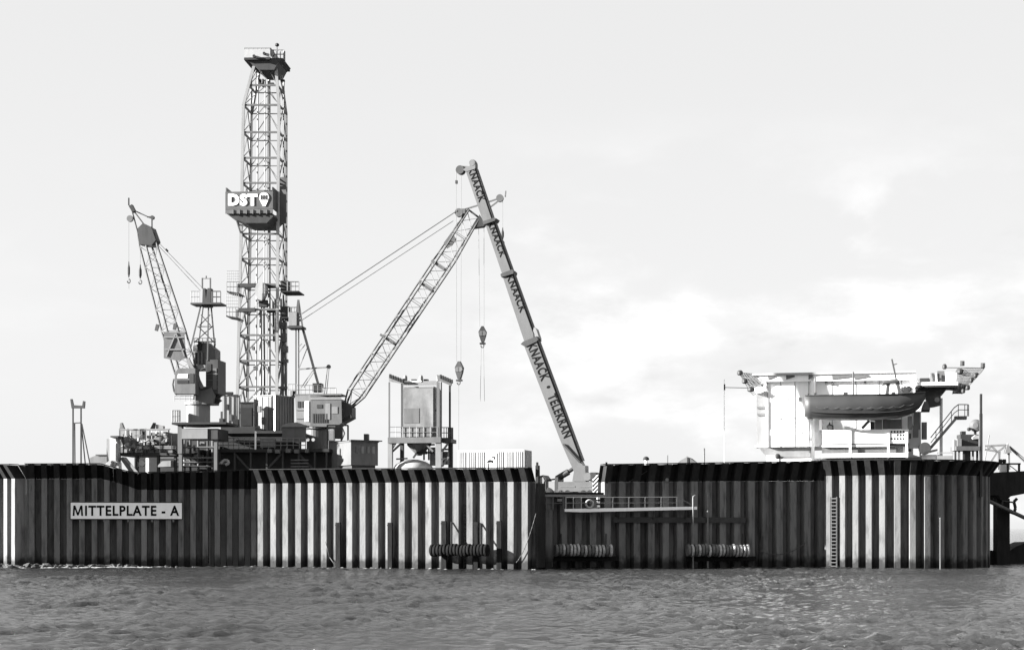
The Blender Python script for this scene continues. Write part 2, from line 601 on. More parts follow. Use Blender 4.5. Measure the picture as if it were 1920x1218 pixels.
OVER = 0.95           # how far the wave deflector leans out at its top
def wall(label, F, px0, px1, n, bend, top, gap=None):
    a, b = F.at(F.u(px0), 0, 0), F.at(F.u(px1), 0, 0)
    L = (b - a).length
    pitch = L / n
    base = a.copy(); base.z = -2.5
    t = thing('sheet_pile_wall', label, 'wall', base)
    zof = lambda px, fn: F.pt(px, fn(px)).z
    cap = MB()
    for i in range(n):
        p = a + F.U * pitch * i
        q = a + F.U * pitch * (i + 1)
        pxs = [960 + FPX * w.x / w.y for w in (p, q)]
        mid = sum(pxs) / 2
        loc = Vector((p.x, p.y, 0)) - base
        j = random.uniform(-0.025, 0.025)
        rot = -F.g + random.uniform(-0.012, 0.012)
        off = F.V * random.uniform(-0.03, 0.03)
        if gap and mid < gap[0]:
            z = zof(mid, gap[1])
            vs, fs = strip(pitch, (-2.5, -2.5), (z, z), 0, 0)
            o = sheet('pile', [(x, y, zz + 2.5) for x, y, zz in vs], fs, 'pile', t, loc + off, rot); o.location.z = 0
            continue
        zb = [zof(x, bend) for x in pxs]
        zt = [zof(x, top) for x in pxs]
        vs, fs = strip(pitch, (-2.5, -2.5), zb, 0, 0)
        o = sheet('pile', [(x, y, zz + 2.5) for x, y, zz in vs], fs, 'pile', t, loc + off, rot); o.location.z = 0
        zb2 = [z + 0.004 for z in zb]
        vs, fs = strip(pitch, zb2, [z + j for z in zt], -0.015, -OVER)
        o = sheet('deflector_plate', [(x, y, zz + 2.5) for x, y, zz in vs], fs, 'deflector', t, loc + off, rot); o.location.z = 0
        e0, e1 = F.V * (-OVER - 1.02), F.V * (-OVER + 0.12)
        lo = [Vector((w.x, w.y, z + 0.03)) for w, z in ((p + e0, zt[0]), (q + e0, zt[1]), (q + e1, zt[1]), (p + e1, zt[0]))]
        cap.hexa(lo + [w + Vector((0, 0, 0.07)) for w in lo])
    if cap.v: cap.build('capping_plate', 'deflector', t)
    return t

def lin(*pts):
    xs, ys = [p[0] for p in pts], [p[1] for p in pts]
    return lambda x: float(np.interp(x, xs, ys))

def through(p0, d0, p1, d1):
    a = Vector(((p0 - 960) / FPX * d0, d0)); b = Vector(((p1 - 960) / FPX * d1, d1))
    return Plane(p0, d0, -math.degrees(math.atan2(b.y - a.y, b.x - a.x)))

WA = through(49, 162.0, 486, 166.3)
WB = through(486, 165.1, 1004, 155.0)
WC = through(1011, 159.4, 1546, 165.0)
WZ = Plane(49, 162.0, 36.0)
pz = WZ.at(-14.4, 0, 0)
wall('sunlit stretch of corrugated steel wall at the far left corner', WZ, 960 + FPX * pz.x / pz.y, 48.5, 12,
     lin((-200, 899), (50, 897)), lin((-200, 873), (50, 872)))
WALL_A = wall('shaded black-and-grey stretch of corrugated steel wall behind the white name board', WA, 49, 486, 19,
     lin((49, 897.5), (196, 897), (262, 918.5), (486, 916)), lin((49, 871.5), (190, 871), (250, 888), (490, 882)))
wall('brightly sunlit striped stretch of steel wall below the white container', WB, 486, 1004, 21,
     lin((486, 906), (1004, 903)), lin((486, 882), (1004, 878.5)))
wall('shaded stretch of steel wall behind the white gangway, lowered at the crane', WC, 1011, 1546, 20,
     lin((1011, 904), (1546, 901)), lin((1011, 873), (1135, 872.5), (1546, 866)), gap=(1134, lambda x: 931))

cz0, cz1 = WA.pt(49, 897.5).z, WA.pt(49, 871.5).z
cc = WA.at(WA.u(49), 0, 0)
ta, tb = cc - WZ.V * OVER, cc - WA.V * OVER
fr = [Vector((cc.x, cc.y, cz0)), Vector((tb.x, tb.y, cz1)), Vector((ta.x, ta.y, cz1))]
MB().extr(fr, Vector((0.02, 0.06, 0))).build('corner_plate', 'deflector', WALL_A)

# rounded stretch: pile by pile
tD = thing('sheet_pile_wall', 'rounded stretch of steel wall below the white quarters block and lifeboat', 'wall',
           P(1546, 1000, 163.3) * 1.0)
tD.location.z = -2.5
pos = P(1546, 1000, 163.3); pos.z = 0
g = 22.0
gs = [22, 22, 22, 22, 22] + [12 - 9 * k for k in range(11)] + [-80] * 5
zt0, zb0 = WC.pt(1546, 866).z, WC.pt(1546, 893).z
cap = MB()
for i, gg in enumerate(gs):
    a = R(gg)
    U, V = Vector((math.cos(a), -math.sin(a), 0)), Vector((math.sin(a), math.cos(a), 0))
    pitch = 1.25
    dg = R(9.2) if 4 <= i < 17 else 0.0
    j = random.uniform(-0.02, 0.02)
    zt = zt0 - 0.008 * i
    loc = pos - tD.location; loc.z = 0
    vs, fs = strip(pitch, (-2.5, -2.5), (zb0, zb0), 0, 0)
    sheet('pile', [(x, y, z + 2.5) for x, y, z in vs], fs, 'pile', tD, loc, -a)
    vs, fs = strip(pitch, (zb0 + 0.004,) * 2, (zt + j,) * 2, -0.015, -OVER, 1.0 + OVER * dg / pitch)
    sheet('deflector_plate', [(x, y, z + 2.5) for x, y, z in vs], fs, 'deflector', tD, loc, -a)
    q = pos + U * pitch
    e = OVER * dg / 2
    e0, e1 = V * (-OVER - 1.02), V * (-OVER + 0.12)
    lo = [Vector((w.x, w.y, zt + 0.028)) for w in (pos + e0 - U * e * 1.8, q + e0 + U * e * 1.8, q + e1 + U * e * .9, pos + e1 - U * e * .9)]
    cap.hexa(lo + [w + Vector((0, 0, 0.07 - 0.002 * (i % 2))) for w in lo])
    pos = q
    if i == 12: D_END = q.copy()
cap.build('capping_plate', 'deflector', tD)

# island fill behind the wall
zdeck = 7.0
inner = [WZ.at(-14.4, 1.0, 0), WA.at(0.3, 1.0, 0), WB.at(0.3, 1.2, 0), WB.at(WB.u(1001), 1.2, 0), WC.at(WC.u(1013), 1.0, 0),
         WC.at(WC.u(1546), 1.2, 0), pos + Vector((-14.5, -7, 0)), pos + Vector((-2.4, 3, 0)), pos + Vector((-2.4, 40, 0)), WZ.at(-14.4, 40, 0)]
mb = MB()
mb.extr([Vector((p.x, p.y, zdeck)) for p in inner], Vector((0, 0, -7.5)))
o = mb.build('island_deck', 'deck')
tag(o, 'paved working deck of the artificial island behind the wall', kind='structure')
# ------------------------------------------------------------------ things fixed to the wall
RIDGE = -1.02
# name board
bz = WA.pt(131, 973, RIDGE)
t = thing('name_board', 'long white name board with black capitals on the shaded steel wall', 'sign', bz)
MB().fbox(WA, 131, 342.5, 940.5, 973.5, RIDGE - 0.10, RIDGE).build('frame', 'black', t)
MB().fbox(WA, 132.6, 341, 942, 972, RIDGE - 0.13, RIDGE - 0.10).build('panel', 'white', t)
a, b, c = WA.pt(159.5, 966.3, RIDGE - 0.13), WA.pt(336, 966.3, RIDGE - 0.13), WA.pt(136, 947, RIDGE - 0.13)
lettering('ITTELPLATE - A', a, b - a, Vector((0, 0, c.z - a.z)), 0.02, 'letter', t, 0.03)
MB().prism(WA, [(136.2, 966.3), (137.6, 947), (141.2, 947), (146, 960.5), (150.8, 947), (154.4, 947), (155.8, 966.3), (152.4, 966.3), (151.6, 953.6), (147.4, 965.6), (144.6, 965.6), (140.4, 953.6), (139.6, 966.3)], RIDGE - 0.15, RIDGE - 0.131).build('lettering', 'letter', t)
for x in (150, 195, 240, 285, 325):
    MB().fbox(WA, x - 1.5, x + 1.5, 973.5, 978, RIDGE - 0.06, RIDGE + 0.01).build('bracket', 'galv', t)

# ladders
ladder(WA, 388.5, 966, 1060, -0.5, 0.5, 'thin ladder on the shaded wall to the right of the name board')
ladder(WB, 875, 944, 1064, -0.55, 0.55, 'ladder above the dark tyre fender on the sunlit wall', m='black')
ladder(WC, 1030, 957, 1062, -0.6, 0.5, 'ladder below the lowered wall beside the wall corner')
WD = Plane(1546, 163.3, 22.0)
ladder(WD, 1563, 931, 1064, -1.1, 0.6, 'ladder on the sunlit rounded wall under the lifeboat', m='mid')

# timber fender piles
def fender_pile(F, x0, x1, yt, label):
    p = F.pt((x0 + x1) / 2, 1060, RIDGE)
    t = thing('fender_pile', label, 'pile', Vector((p.x, p.y, -2)), 'timber fender piles')
    d = p.y
    zt = CAMZ + (HOR - yt) / FPX * d
    MB().ubox(F, F.u(x0), F.u(x1), RIDGE - 0.22, RIDGE, -2.0, zt).build('timber', 'timber', t)
    MB().ubox(F, F.u(x0) - 0.03, F.u(x1) + 0.03, RIDGE - 0.24, RIDGE + 0.01, zt - 0.3, zt - 0.18).build('iron_band', 'timber', t)
fender_pile(WB, 640, 648.5, 979, 'slender dark timber pile nearest the shaded wall on the sunlit stretch')
fender_pile(WB, 737, 745, 979, 'dark timber pile standing alone in mid sunlit wall')
fender_pile(WB, 837, 846, 976, 'dark timber pile behind the left half of the dark tyre fender')
fender_pile(WB, 897, 905, 978, 'dark timber pile behind the right half of the dark tyre fender')
fender_pile(WB, 940, 949, 976, 'dark timber pile to the right of the dark tyre fender')

# floating tyre fenders
def tyre_fender(F, x0, x1, yc, rad, label, m, chains):
    v = RIDGE - 0.45 - rad
    a, b = F.pt(x0, yc, v), F.pt(x1, yc, v)
    ax = (b - a).normalized(); L = (b - a).length
    t = thing('tyre_fender', label, 'fender', a.lerp(b, 0.5) - Vector((0, 0, rad)), 'tyre fenders hung along the wall')
    MB().tube(a + ax * 0.1, b - ax * 0.1, rad * 0.55, 10).build('core_log', 'timber', t)
    n = int(L / 0.33)
    first = MB().lathe(a, [(rad * 0.55, 0.02), (rad * 0.93, 0.02), (rad, 0.07), (rad, 0.22), (rad * 0.93, 0.28), (rad * 0.55, 0.28)], 18, ax).build('tyre', m, t)
    worn = None
    if m == 'rubber':
        worn = MB().lathe(a, [(rad * 0.55, 0.03), (rad * 0.9, 0.03), (rad * 1.02, 0.09), (rad * 1.02, 0.2), (rad * 0.9, 0.26), (rad * 0.55, 0.26)], 18, ax).build('tyre', 'worn', t)
        worn.location = ax * (L - 0.3)
    for i in range(1, n):
        o = (first if (m != 'rubber' or random.random() < 0.45) else worn).copy(); C.objects.link(o); o.parent = t
        o.location = ax * (i * L / n) + Vector((0, 0, random.uniform(-0.07, 0.07))) + F.V * random.uniform(-0.05, 0.05)
    for cx, cy in chains:
        p = F.pt(cx, yc, v); q = F.pt(cx, cy, RIDGE - 0.05)
        MB().path(sag(p + Vector((0, 0, rad * 0.5)), q, 0.05, 4), 0.06, 5).build('chain', 'black', t)
tyre_fender(WB, 808, 916, 1031, 0.56, 'dark tyre fender hanging low on the sunlit striped wall', 'timber', [(846, 978), (901, 980)])
tyre_fender(WC, 1040, 1148, 1031, 0.56, 'greyish tyre fender on the shaded wall next to the wall corner', 'rubber', [(1052, 1000), (1136, 1000)])
tyre_fender(WC, 1288, 1404, 1031, 0.58, 'greyish tyre fender on the shaded wall between the thin poles and the rope', 'rubber', [(1300, 1000), (1392, 1000)])

# timber walers below the fenders
for x0, x1, lab in ((1040, 1160, 'dark timber waler at the waterline under the grey fender by the corner'),
                    (1288, 1418, 'dark timber waler at the waterline under the grey fender beside the poles')):
    o = MB().fbox(WC, x0, x1, 1042.5, 1051, RIDGE - 0.4, RIDGE - 0.02).build('timber_waler', 'timber')
    tag(o, lab, 'beam')
o = MB().fbox(WC, 1150, 1398, 969, 979, RIDGE - 0.16, RIDGE - 0.01).build('steel_waler', 'dark')
tag(o, 'dark horizontal steel waler across the shaded wall below the gangway', 'beam')

# mooring ropes
def rope(pts, lab, r=0.035, m='rope'):
    o = MB().path(pts, r, 5).build('mooring_rope', m, smooth=True)
    tag(o, lab, 'rope')
rope(sag(WB.pt(1005, 962, -1.2), WB.pt(968, 1054, -1.2), 0.6), 'slack light rope hanging from the end of the sunlit wall')
rope(sag(WC.pt(1425, 1031, -1.2), WC.pt(1514, 1014, -1.2), 0.75), 'slack rope loop on the shaded wall right of the grey fender')
rope([WB.pt(610, 1015, -1.1), WB.pt(618, 1044, -1.1), WB.pt(632, 1064, -1.15)], 'rope running into the water beside the slender timber pile')
rope(sag(WC.pt(1160, 912, -0.85), WC.pt(1226, 874, -1.05), 0.1), 'thin cable slanting across the dark wall top right of the crane', 0.025, 'rope')

# thin poles in the water
def pole(F, px, yt, v, r, m, lab, cat='pole'):
    p, q = F.pt(px, 1062, v), F.pt(px, yt, v)
    p.z = -1.5
    mb = MB().tube(p, q, r, 8)
    mb.lathe(q, [(r * 1.5, -0.02), (r * 1.5, 0.06), (r * 0.6, 0.12)], 8)
    tag(mb.build('mooring_pole', m), lab, cat)
pole(WC, 1327, 925, -1.3, 0.085, 'galv', 'tall thin light pole in the water right of the gangway tip')
pole(WD, 1763, 972, -1.9, 0.06, 'mid', 'thin light pole in front of the rounded wall')

# ------------------------------------------------------------------ gangway
GV = -2.1
p = WC.pt(1180, 957, GV)
t = thing('gangway', 'white gangway with handrails cantilevered along the shaded wall', 'gangway', p)
MB().prism(WC, [(1059, 953.5), (1307, 949), (1307, 954.5), (1090, 959.5), (1059, 958.5)], GV, GV + 0.25).build('girder', 'white', t)
MB().prism(WC, [(1062, 954.5), (1304, 950.8), (1304, 952), (1062, 956)], GV + 0.255, -1.08).build('walkway', 'galv', t)
MB().prism(WC, [(1062, 954.5), (1304, 950.8), (1304, 953.5), (1062, 957.5)], -1.1, -1.04).build('wall_girder', 'light', t)
xs = [1061, 1075, 1090, 1120, 1149, 1179, 1209.5, 1239.5, 1269]
for x in xs:
    MB().beam(WC.pt(x, 953.6 - (x - 1059) * 0.016, GV + 0.1), WC.pt(x, 932, GV + 0.1), 0.08).build('post', 'offwhite', t)
for y0 in (932, 942.5):
    MB().tube(WC.pt(1061, y0, GV + 0.1), WC.pt(1269, y0 - 0.6, GV + 0.1), 0.04, 5).build('rail', 'light', t)
MB().path([WC.pt(1269, 932, GV + 0.1), WC.pt(1276, 934, GV + 0.1), WC.pt(1300, 948, GV + 0.1)], 0.05, 5).build('end_rail', 'galv', t)
MB().beam(WC.pt(1061, 952, -1.0), WC.pt(1061, 932, -1.0), 0.09).build('post', 'light', t)
for x in (1095, 1160, 1225, 1285):
    MB().beam(WC.pt(x, 956, GV + 0.3), WC.pt(x - 0.5, 975, -1.06), 0.08).build('bracket', 'dark', t)
# lifebuoy on the rail
c = WC.pt(1105.5, 944, GV - 0.08)
mb = MB().ring(c, 0.34, 0.095, WC.V, 22, 7)
o = mb.build('lifebuoy', 'offwhite', smooth=True)
tag(o, 'round white lifebuoy hung on the gangway rail', 'lifebuoy')
c = WC.pt(1122, 950, GV - 0.05)
t = thing('marker_post', 'short black-and-white striped marker post on the gangway', 'post', c)
for i in range(5):
    a = WC.pt(1122, 950 - i * 3.6, GV - 0.1); b = WC.pt(1122, 950 - (i + 1) * 3.6, GV - 0.1)
    MB().beam(a, b, 0.26, 0.16, WC.V).build('band', 'white' if i % 2 == 0 else 'black', t)
# bent post at the tip of the gangway
mb = MB().path([WC.pt(1299.5, 1062, GV) * 1.0 - Vector((0, 0, 1.5)), WC.pt(1299.5, 932, GV), WC.pt(1300.5, 929.5, GV), WC.pt(1303.5, 928.5, GV)], 0.07, 7)
tag(mb.build('bent_post', 'galv'), 'bent-topped post standing in the water at the gangway tip', 'post')

# quay beam under the mobile crane
t = thing('quay_edge', 'pale quay edge beam with hanging frames under the mobile crane', 'beam', WC.pt(1070, 931, -0.5))
MB().fbox(WC, 1010.5, 1137, 926.5, 931, -1.25, 0.7).build('beam', 'light', t)
MB().fbox(WC, 1010.5, 1137, 922.5, 926.3, -0.8, 0.7).build('timber_kerb', 'timber', t)
for x in (1014, 1024.5, 1037, 1056):
    MB().fbox(WC, x - 1.1, x + 1.1, 931.1, 956, -1.2, -1.04).build('hanger', 'mid', t)
MB().fbox(WC, 1013, 1057, 942, 943.4, -1.17, -1.08).build('crossbar', 'mid', t)
MB().fbox(WC, 1045, 1054, 934.5, 939.5, -1.27, -1.21).build('notice_plate', 'light', t)

# ends of the deflector at the opening
for F, x, lab in ((WB, 1006.5, 'dark upright post ending the sunlit wall beside the mobile crane'),
                  (WC, 1137.5, 'dark upright post at the left end of the shaded wall top')):
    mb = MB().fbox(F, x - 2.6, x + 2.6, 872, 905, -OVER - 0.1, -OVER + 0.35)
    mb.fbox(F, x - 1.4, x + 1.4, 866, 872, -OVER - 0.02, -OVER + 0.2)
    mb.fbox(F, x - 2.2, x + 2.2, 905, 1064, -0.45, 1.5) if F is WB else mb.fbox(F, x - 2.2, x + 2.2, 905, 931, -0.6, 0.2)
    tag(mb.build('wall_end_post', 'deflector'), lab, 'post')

# armour rocks at the foot of the wall
r2 = random.Random(5)
def rock_mesh(k):
    import bmesh
    bm = bmesh.new()
    bmesh.ops.create_icosphere(bm, subdivisions=1, radius=1)
    rr = random.Random(k)
    for v in bm.verts:
        v.co *= rr.uniform(0.65, 1.15)
        v.co.z *= 0.7
    me = bpy.data.meshes.new('armour_rock'); bm.to_mesh(me); bm.free()
    me.materials.append(M['rock'])
    return me
rocks = [rock_mesh(k) for k in range(6)]
n = 0
for i in range(78):
    x = -8 + i * 4.4 + r2.uniform(-2, 2)
    F = WZ if x < 47 else WA
    p = F.pt(x, 1060, -1.0 - r2.uniform(0, 0.9))
    s = r2.uniform(0.28, 0.55) * (1.0 if x < 250 else 0.75)
    o = bpy.data.objects.new('armour_rock', rocks[r2.randrange(6)])
    C.objects.link(o)
    o.location = (p.x, p.y, r2.uniform(-0.05, 0.2) - (0.0 if x < 250 else 0.15))
    o.scale = (s * 1.25, s, s)
    o.rotation_euler = (r2.uniform(-.4, .4), r2.uniform(-.4, .4), r2.uniform(0, 6))
    tag(o, 'wet armour rock in the row at the foot of the wall by the name board', 'rock', 'armour rocks at the foot of the wall')

# foam washed up along the rocks
mb = MB()
for i in range(150):
    x = r2.uniform(-10, 300) if i < 110 else r2.uniform(300, 1010)
    F = WZ if x < 47 else WA if x < 486 else WB
    p = F.pt(x, 1061, -1.9 - r2.uniform(0, 1.1)); p.z = r2.uniform(0.03, 0.1)
    w = r2.uniform(0.12, 0.5) * (1 if i < 110 else 0.6); k = 7
    ring = [p + Vector((math.cos(6.283 * j / k) * w * r2.uniform(.6, 1.2), math.sin(6.283 * j / k) * w * .4 * r2.uniform(.5, 1.2), 0)) for j in range(k)]
    mb.add(ring + [p + Vector((0, 0, 0.05))], [(j, (j + 1) % k, k) for j in range(k)])
o = mb.build('sea_foam', 'offwhite')
tag(o, 'thin line of foam along the rocks at the wall foot', kind='stuff')

# small things peeping over the shaded wall top
def onpx(px, d): return Vector(((px - 960) / FPX * d, d, zdeck))
t = thing('goose_neck_vent', 'small dark-capped vent pipe above the shaded wall top', 'vent', onpx(1211.5, 170))
MB().tube(onpx(1211.5, 170), P(1211.5, 862, 170), 0.16, 10).build('pipe', 'white', t)
MB().lathe(P(1211.5, 862, 170), [(0.3, 0), (0.32, 0.12), (0.22, 0.3), (0.05, 0.36)], 12).build('cap', 'black', t)
t = thing('davit_post', 'thin dark post with a knob and line in front of the shaded wall top', 'post', WC.pt(1251.5, 903, -OVER - 0.15))
MB().tube(WC.pt(1251.5, 905, -OVER - 0.15), WC.pt(1251.5, 853, -OVER - 0.15), 0.06, 6).build('pole', 'mid', t)
MB().lathe(WC.pt(1250.5, 899, -OVER - 0.2), [(0.05, -0.2), (0.17, -0.1), (0.17, 0.1), (0.05, 0.2)], 8).build('knob', 'light', t)
t = thing('covered_stores', 'low mound of goods under grey tarpaulin behind the shaded wall top', 'tarpaulin', onpx(1290, 171))
SH = Plane(1290, 171, 8)
MB().prism(SH, [(1268, 931), (1270, 868), (1277, 862), (1286, 857), (1288, 854.5), (1298, 859), (1308, 867), (1311, 931)], -1.2, 1.5).build('tarpaulin', 'light', t)
MB().prism(SH, [(1287, 931), (1288, 857), (1291, 857), (1291, 931)], -1.35, -1.22).build('strap', 'dark', t)
MB().prism(SH, [(1294, 931), (1293, 858), (1308, 867.5), (1310, 931)], -1.3, -1.21).build('flap', 'mid', t)
o = MB().tube(onpx(1320.5, 170), P(1320.5, 840, 170), 0.075, 7).build('flag_pole', 'mid')
tag(o, 'short bare grey pole beside the covered mound', 'pole')
# ------------------------------------------------------------------ boom rest
F = Plane(150, 169, 5)
t = thing('boom_rest', 'slender boom rest with forked top standing alone at the far left', 'boom rest', onpx(148, 169))
for x in (137, 152): MB().beam(F.pt(x, 931), F.pt(x, 763), 0.13).build('leg', 'dark', t)
MB().beam(F.pt(141, 931, 1.6), F.pt(140, 792, 0), 0.1).build('rear_leg', 'dark', t)
MB().beam(F.pt(166, 931, 1.6), F.pt(152.5, 794, 0), 0.1).build('rear_leg', 'dark', t)
MB().beam(F.pt(181, 931, 0), F.pt(153.5, 794, 0), 0.1).build('brace', 'dark', t)
MB().beam(F.pt(137, 793), F.pt(153, 792), 0.1).build('crossbar', 'dark', t)
MB().prism(F, [(131.5, 748), (135, 747.5), (137.5, 759), (154, 760), (155.5, 751), (159, 752), (158, 765), (134, 765)], -0.12, 0.12).build('fork', 'dark', t)

# ------------------------------------------------------------------ pedestal crane with raised lattice boom
dC = 169.5
F = Plane(372, dC, 6)
t = thing('pedestal_crane', 'pedestal crane with raised lattice boom and machinery house beside the drilling mast', 'crane', onpx(372, dC))
c = onpx(372, dC)
zz = lambda py, d=dC: CAMZ + (HOR - py) / FPX * d
# box frame base
for x, v in ((338, 0), (404, 0), (338, 3.4), (404, 3.4)):
    MB().fbox(F, x - 3, x + 3, 822, 931, v - 1.7, v - 1.3).build('base_leg', 'mid', t)
MB().fbox(F, 341, 389, 803, 822, -2.0, 2.0).build('base_panel', 'light', t)
MB().fbox(F, 389.3, 408, 803, 823, -1.9, 2.0).build('base_panel', 'dark', t)
MB().fbox(F, 333, 341, 797, 850, -1.8, -1.2).build('base_column', 'mid', t)
MB().fbox(F, 322, 424, 791, 795, -2.4, 2.6).build('walkway', 'black', t)
railing(F, 323, 336, 769, 791, 3, -2.3, t, 'light', 0.05, 1)
MB().fbox(F, 323, 334, 768, 789, -2.0, -1.2).build('control_cabinet', 'light', t)
MB().fbox(F, 411, 418, 784, 791, -2.2, -1.2).build('winch_box', 'black', t)
MB().fbox(F, 413.5, 416.5, 771, 784, -2.0, -1.8).build('lamp_post', 'dark', t)
MB().lathe((c.x, c.y, zz(800)), [(1.3, 0), (1.3, zz(793) - zz(800)), (1.16, zz(792) - zz(800)), (1.16, zz(760) - zz(800)), (1.35, zz(759) - zz(800)), (1.35, zz(754) - zz(800))], 28).build('pedestal', 'light', t, smooth=False)
MB().lathe((c.x + 0.3, c.y, zz(754)), [(1.0, 0), (1.05, 0.3), (0.95, 1.0), (0.95, 1.5)], 20).build('slewing_ring', 'mid', t)
mb = MB()
mb.prism(F, [(366, 757), (366, 738), (396, 726), (402, 740), (398, 757)], -1.2, 1.2)
mb.build('turntable', 'mid', t)
mb = MB(); mb.prism(F, [(399, 757), (402, 738), (412, 738), (411, 741), (404, 745), (411, 749), (400, 757)], -0.6, 0.6); mb.build('rear_winch', 'black', t)
# cab
MB().prism(F, [(327, 738), (328, 699), (334, 690), (366, 690), (366, 738)], -2.6, -1.2).build('cab', 'mid', t)
MB().prism(F, [(332, 708), (334, 701), (352, 701), (352, 708)], -2.64, -2.61).build('window', 'white', t)
MB().fbox(F, 332, 353, 712, 718.5, -2.64, -2.61).build('window', 'glass', t)
MB().fbox(F, 355, 363, 700, 718, -2.64, -2.61).build('window', 'dark', t)
MB().path([F.pt(326, 710, -2.3), F.pt(324, 720, -2.3), F.pt(326, 732, -2.3), F.pt(330, 739, -2.3), F.pt(335, 738, -2.3)], 0.09, 5).build('cab_guard', 'black', t)
# machinery house
MB().prism(F, [(362, 690), (362, 648), (386, 640), (404, 655), (404, 690)], 0.0, 1.8).build('machinery_house', 'mid', t)
MB().fbox(F, 386, 408.5, 674, 738, -1.0, 1.9).build('machinery_house', 'dark', t)
MB().fbox(F, 362, 385, 684, 692, -0.8, 1.5).build('house_floor', 'light', t)
MB().fbox(F, 388, 396, 682, 700, -1.04, -1.0).build('louvre', 'black', t)
MB().fbox(F, 399, 406, 690, 730, -1.04, -1.0).build('door', 'mid', t)
for i in range(6):
    MB().fbox(F, 364 + i * 3.4, 365.6 + i * 3.4, 660, 682, -0.05, -0.003).build('louvre', 'dark' if i % 2 else 'light', t)
railing(F, 364, 404, 634, 648, 5, 0.1, t, 'dark', 0.03)
MB().fbox(F, 371, 377, 640, 655, -0.3, -0.01).build('exhaust', 'black', t)
for y in (700, 712, 724): MB().fbox(F, 386.5, 408, y, y + 1.2, -1.05, -1.003).build('seam', 'mid', t)
MB().path([F.pt(362, 738, -1.3), F.pt(363, 700, -1.3), F.pt(384, 690, -1.3)], 0.08).build('hose', 'black', t)
railing(F, 327, 366, 742, 752, 4, -2.4, t, 'light', 0.03)
# A-frame
apexL, apexR = F.pt(380, 540, 0.2), F.pt(392, 540, 0.2)
for (x0, y0, v0), (x1, y1, v1), w in (((376, 575, -0.5), (358, 650, -1.2), .13), ((381, 575, 0.8), (372, 650, 1.2), .1), ((391, 575, -0.5), (389, 676, -1.0), .13), ((396, 575, 0.8), (405, 676, 1.3), .13)):
    MB().beam(F.pt(x0, y0, v0), F.pt(x1, y1, v1), w).build('a_frame_leg', 'mid', t)
MB().prism(F, [(379, 575), (380, 540), (384, 540), (386, 560), (389, 540), (395, 540), (395, 575)], -0.4, 0.5).build('a_frame_head', 'dark', t)
for x in (379.5, 394.5): MB().beam(F.pt(x, 541), F.pt(x, 521), 0.13).build('head_post', 'mid', t)
MB().beam(F.pt(379, 522), F.pt(395, 522), 0.1).build('head_bar', 'light', t)
MB().tube(F.pt(386.5, 522), F.pt(386.5, 517), 0.07).build('lamp', 'mid', t)
MB().fbox(F, 357, 414, 567, 570, -1.1, 1.0).build('platform', 'dark', t)
railing(F, 358, 374, 546, 567, 3, -1.0, t, 'light', 0.03)
railing(F, 398, 413.5, 546, 567, 2, -1.0, t, 'dark', 0.05)
mb = MB()
for (a, b) in (((377, 590), (395, 610)), ((394, 590), (374, 610)), ((370, 612), (399, 612)), ((372, 612), (400, 640)), ((398, 612), (366, 640)), ((363, 640), (402, 640))):
    mb.beam(F.pt(*a, -0.6), F.pt(*b, -0.6), 0.08)
mb.build('a_frame_bracing', 'dark', t)
# boom
def quad(y, x, hd):
    return (F.pt(x[0], y, hd), F.pt(x[1], y, -hd), F.pt(x[2], y, hd), F.pt(x[3], y, -hd))
st = [quad(436, (258, 269, 279, 288), 0.6), quad(462, (262, 274.5, 285, 295.5), 0.7), quad(620, (303, 314, 335, 348), 0.85), quad(700, (328, 338, 359, 371), 0.85), quad(742, (369, 372, 378, 382), 0.6)]
bo = MB().prism(F, [(261, 458), (258, 428), (268, 418), (283, 425), (292, 450), (284, 460)], -0.8, 0.8).build('boom_head', 'dark', t)
lattice(t, st, [1, 8, 4, 2], 0.1, 0.03, 'dark', 'light')
MB().prism(F, [(307, 671), (307, 622), (345, 622), (349, 671), (333, 676)], -1.0, -0.92).build('boom_panel', 'mid', t)
mb = MB()
for a, b in (((308, 632), (346, 632)), ((312, 668), (330, 624)), ((330, 624), (346, 668)), ((309, 655), (346, 655))):
    mb.beam(F.pt(*a, -1.05), F.pt(*b, -1.05), 0.12)
mb.build('panel_stiffener', 'light', t)
for a, b in (((296, 608), (293, 620)), ((329, 606), (327, 618))):
    MB().beam(F.pt(*a, -0.9), F.pt(*b, -0.9), 0.3).build('boom_lamp', 'mid', t)
MB().beam(F.pt(352, 672, -1), F.pt(380, 728, -1), 0.32).build('boom_foot_strut', 'light', t)
# fly jib
for a, b in (((259, 437), (248, 396)), ((271, 422), (250, 394)), ((285, 410), (250, 394)), ((285, 406), (285, 428)), ((276, 407), (287, 406))):
    MB().beam(F.pt(*a), F.pt(*b), 0.11).build('fly_jib_strut', 'dark', t)
MB().prism(F, [(241, 386), (247, 383), (253, 395), (248, 398)], -0.25, 0.25).build('jib_tip', 'black', t)
MB().beam(F.pt(241.5, 385), F.pt(241.5, 371), 0.12).build('tip_lamp', 'dark', t)
MB().lathe(F.pt(244, 410) - F.V * 0.15, [(0.32, 0), (0.32, 0.3)], 12, F.V).build('sheave', 'mid', t)
MB().lathe(F.pt(286, 408) - F.V * 0.15, [(0.2, 0), (0.2, 0.3)], 10, F.V).build('sheave', 'dark', t)
mb = MB()
for k, (a, b) in enumerate((((290, 447), (378, 538)), ((292, 455), (376, 545)))):
    mb.tube(F.pt(*a, 0.3 * k), F.pt(*b, 0.3 * k), 0.022, 4)
mb.tube(F.pt(311, 467, 0), F.pt(315, 471.5, 0), 0.1, 5)
mb.build('pendant_line', 'rope', t)

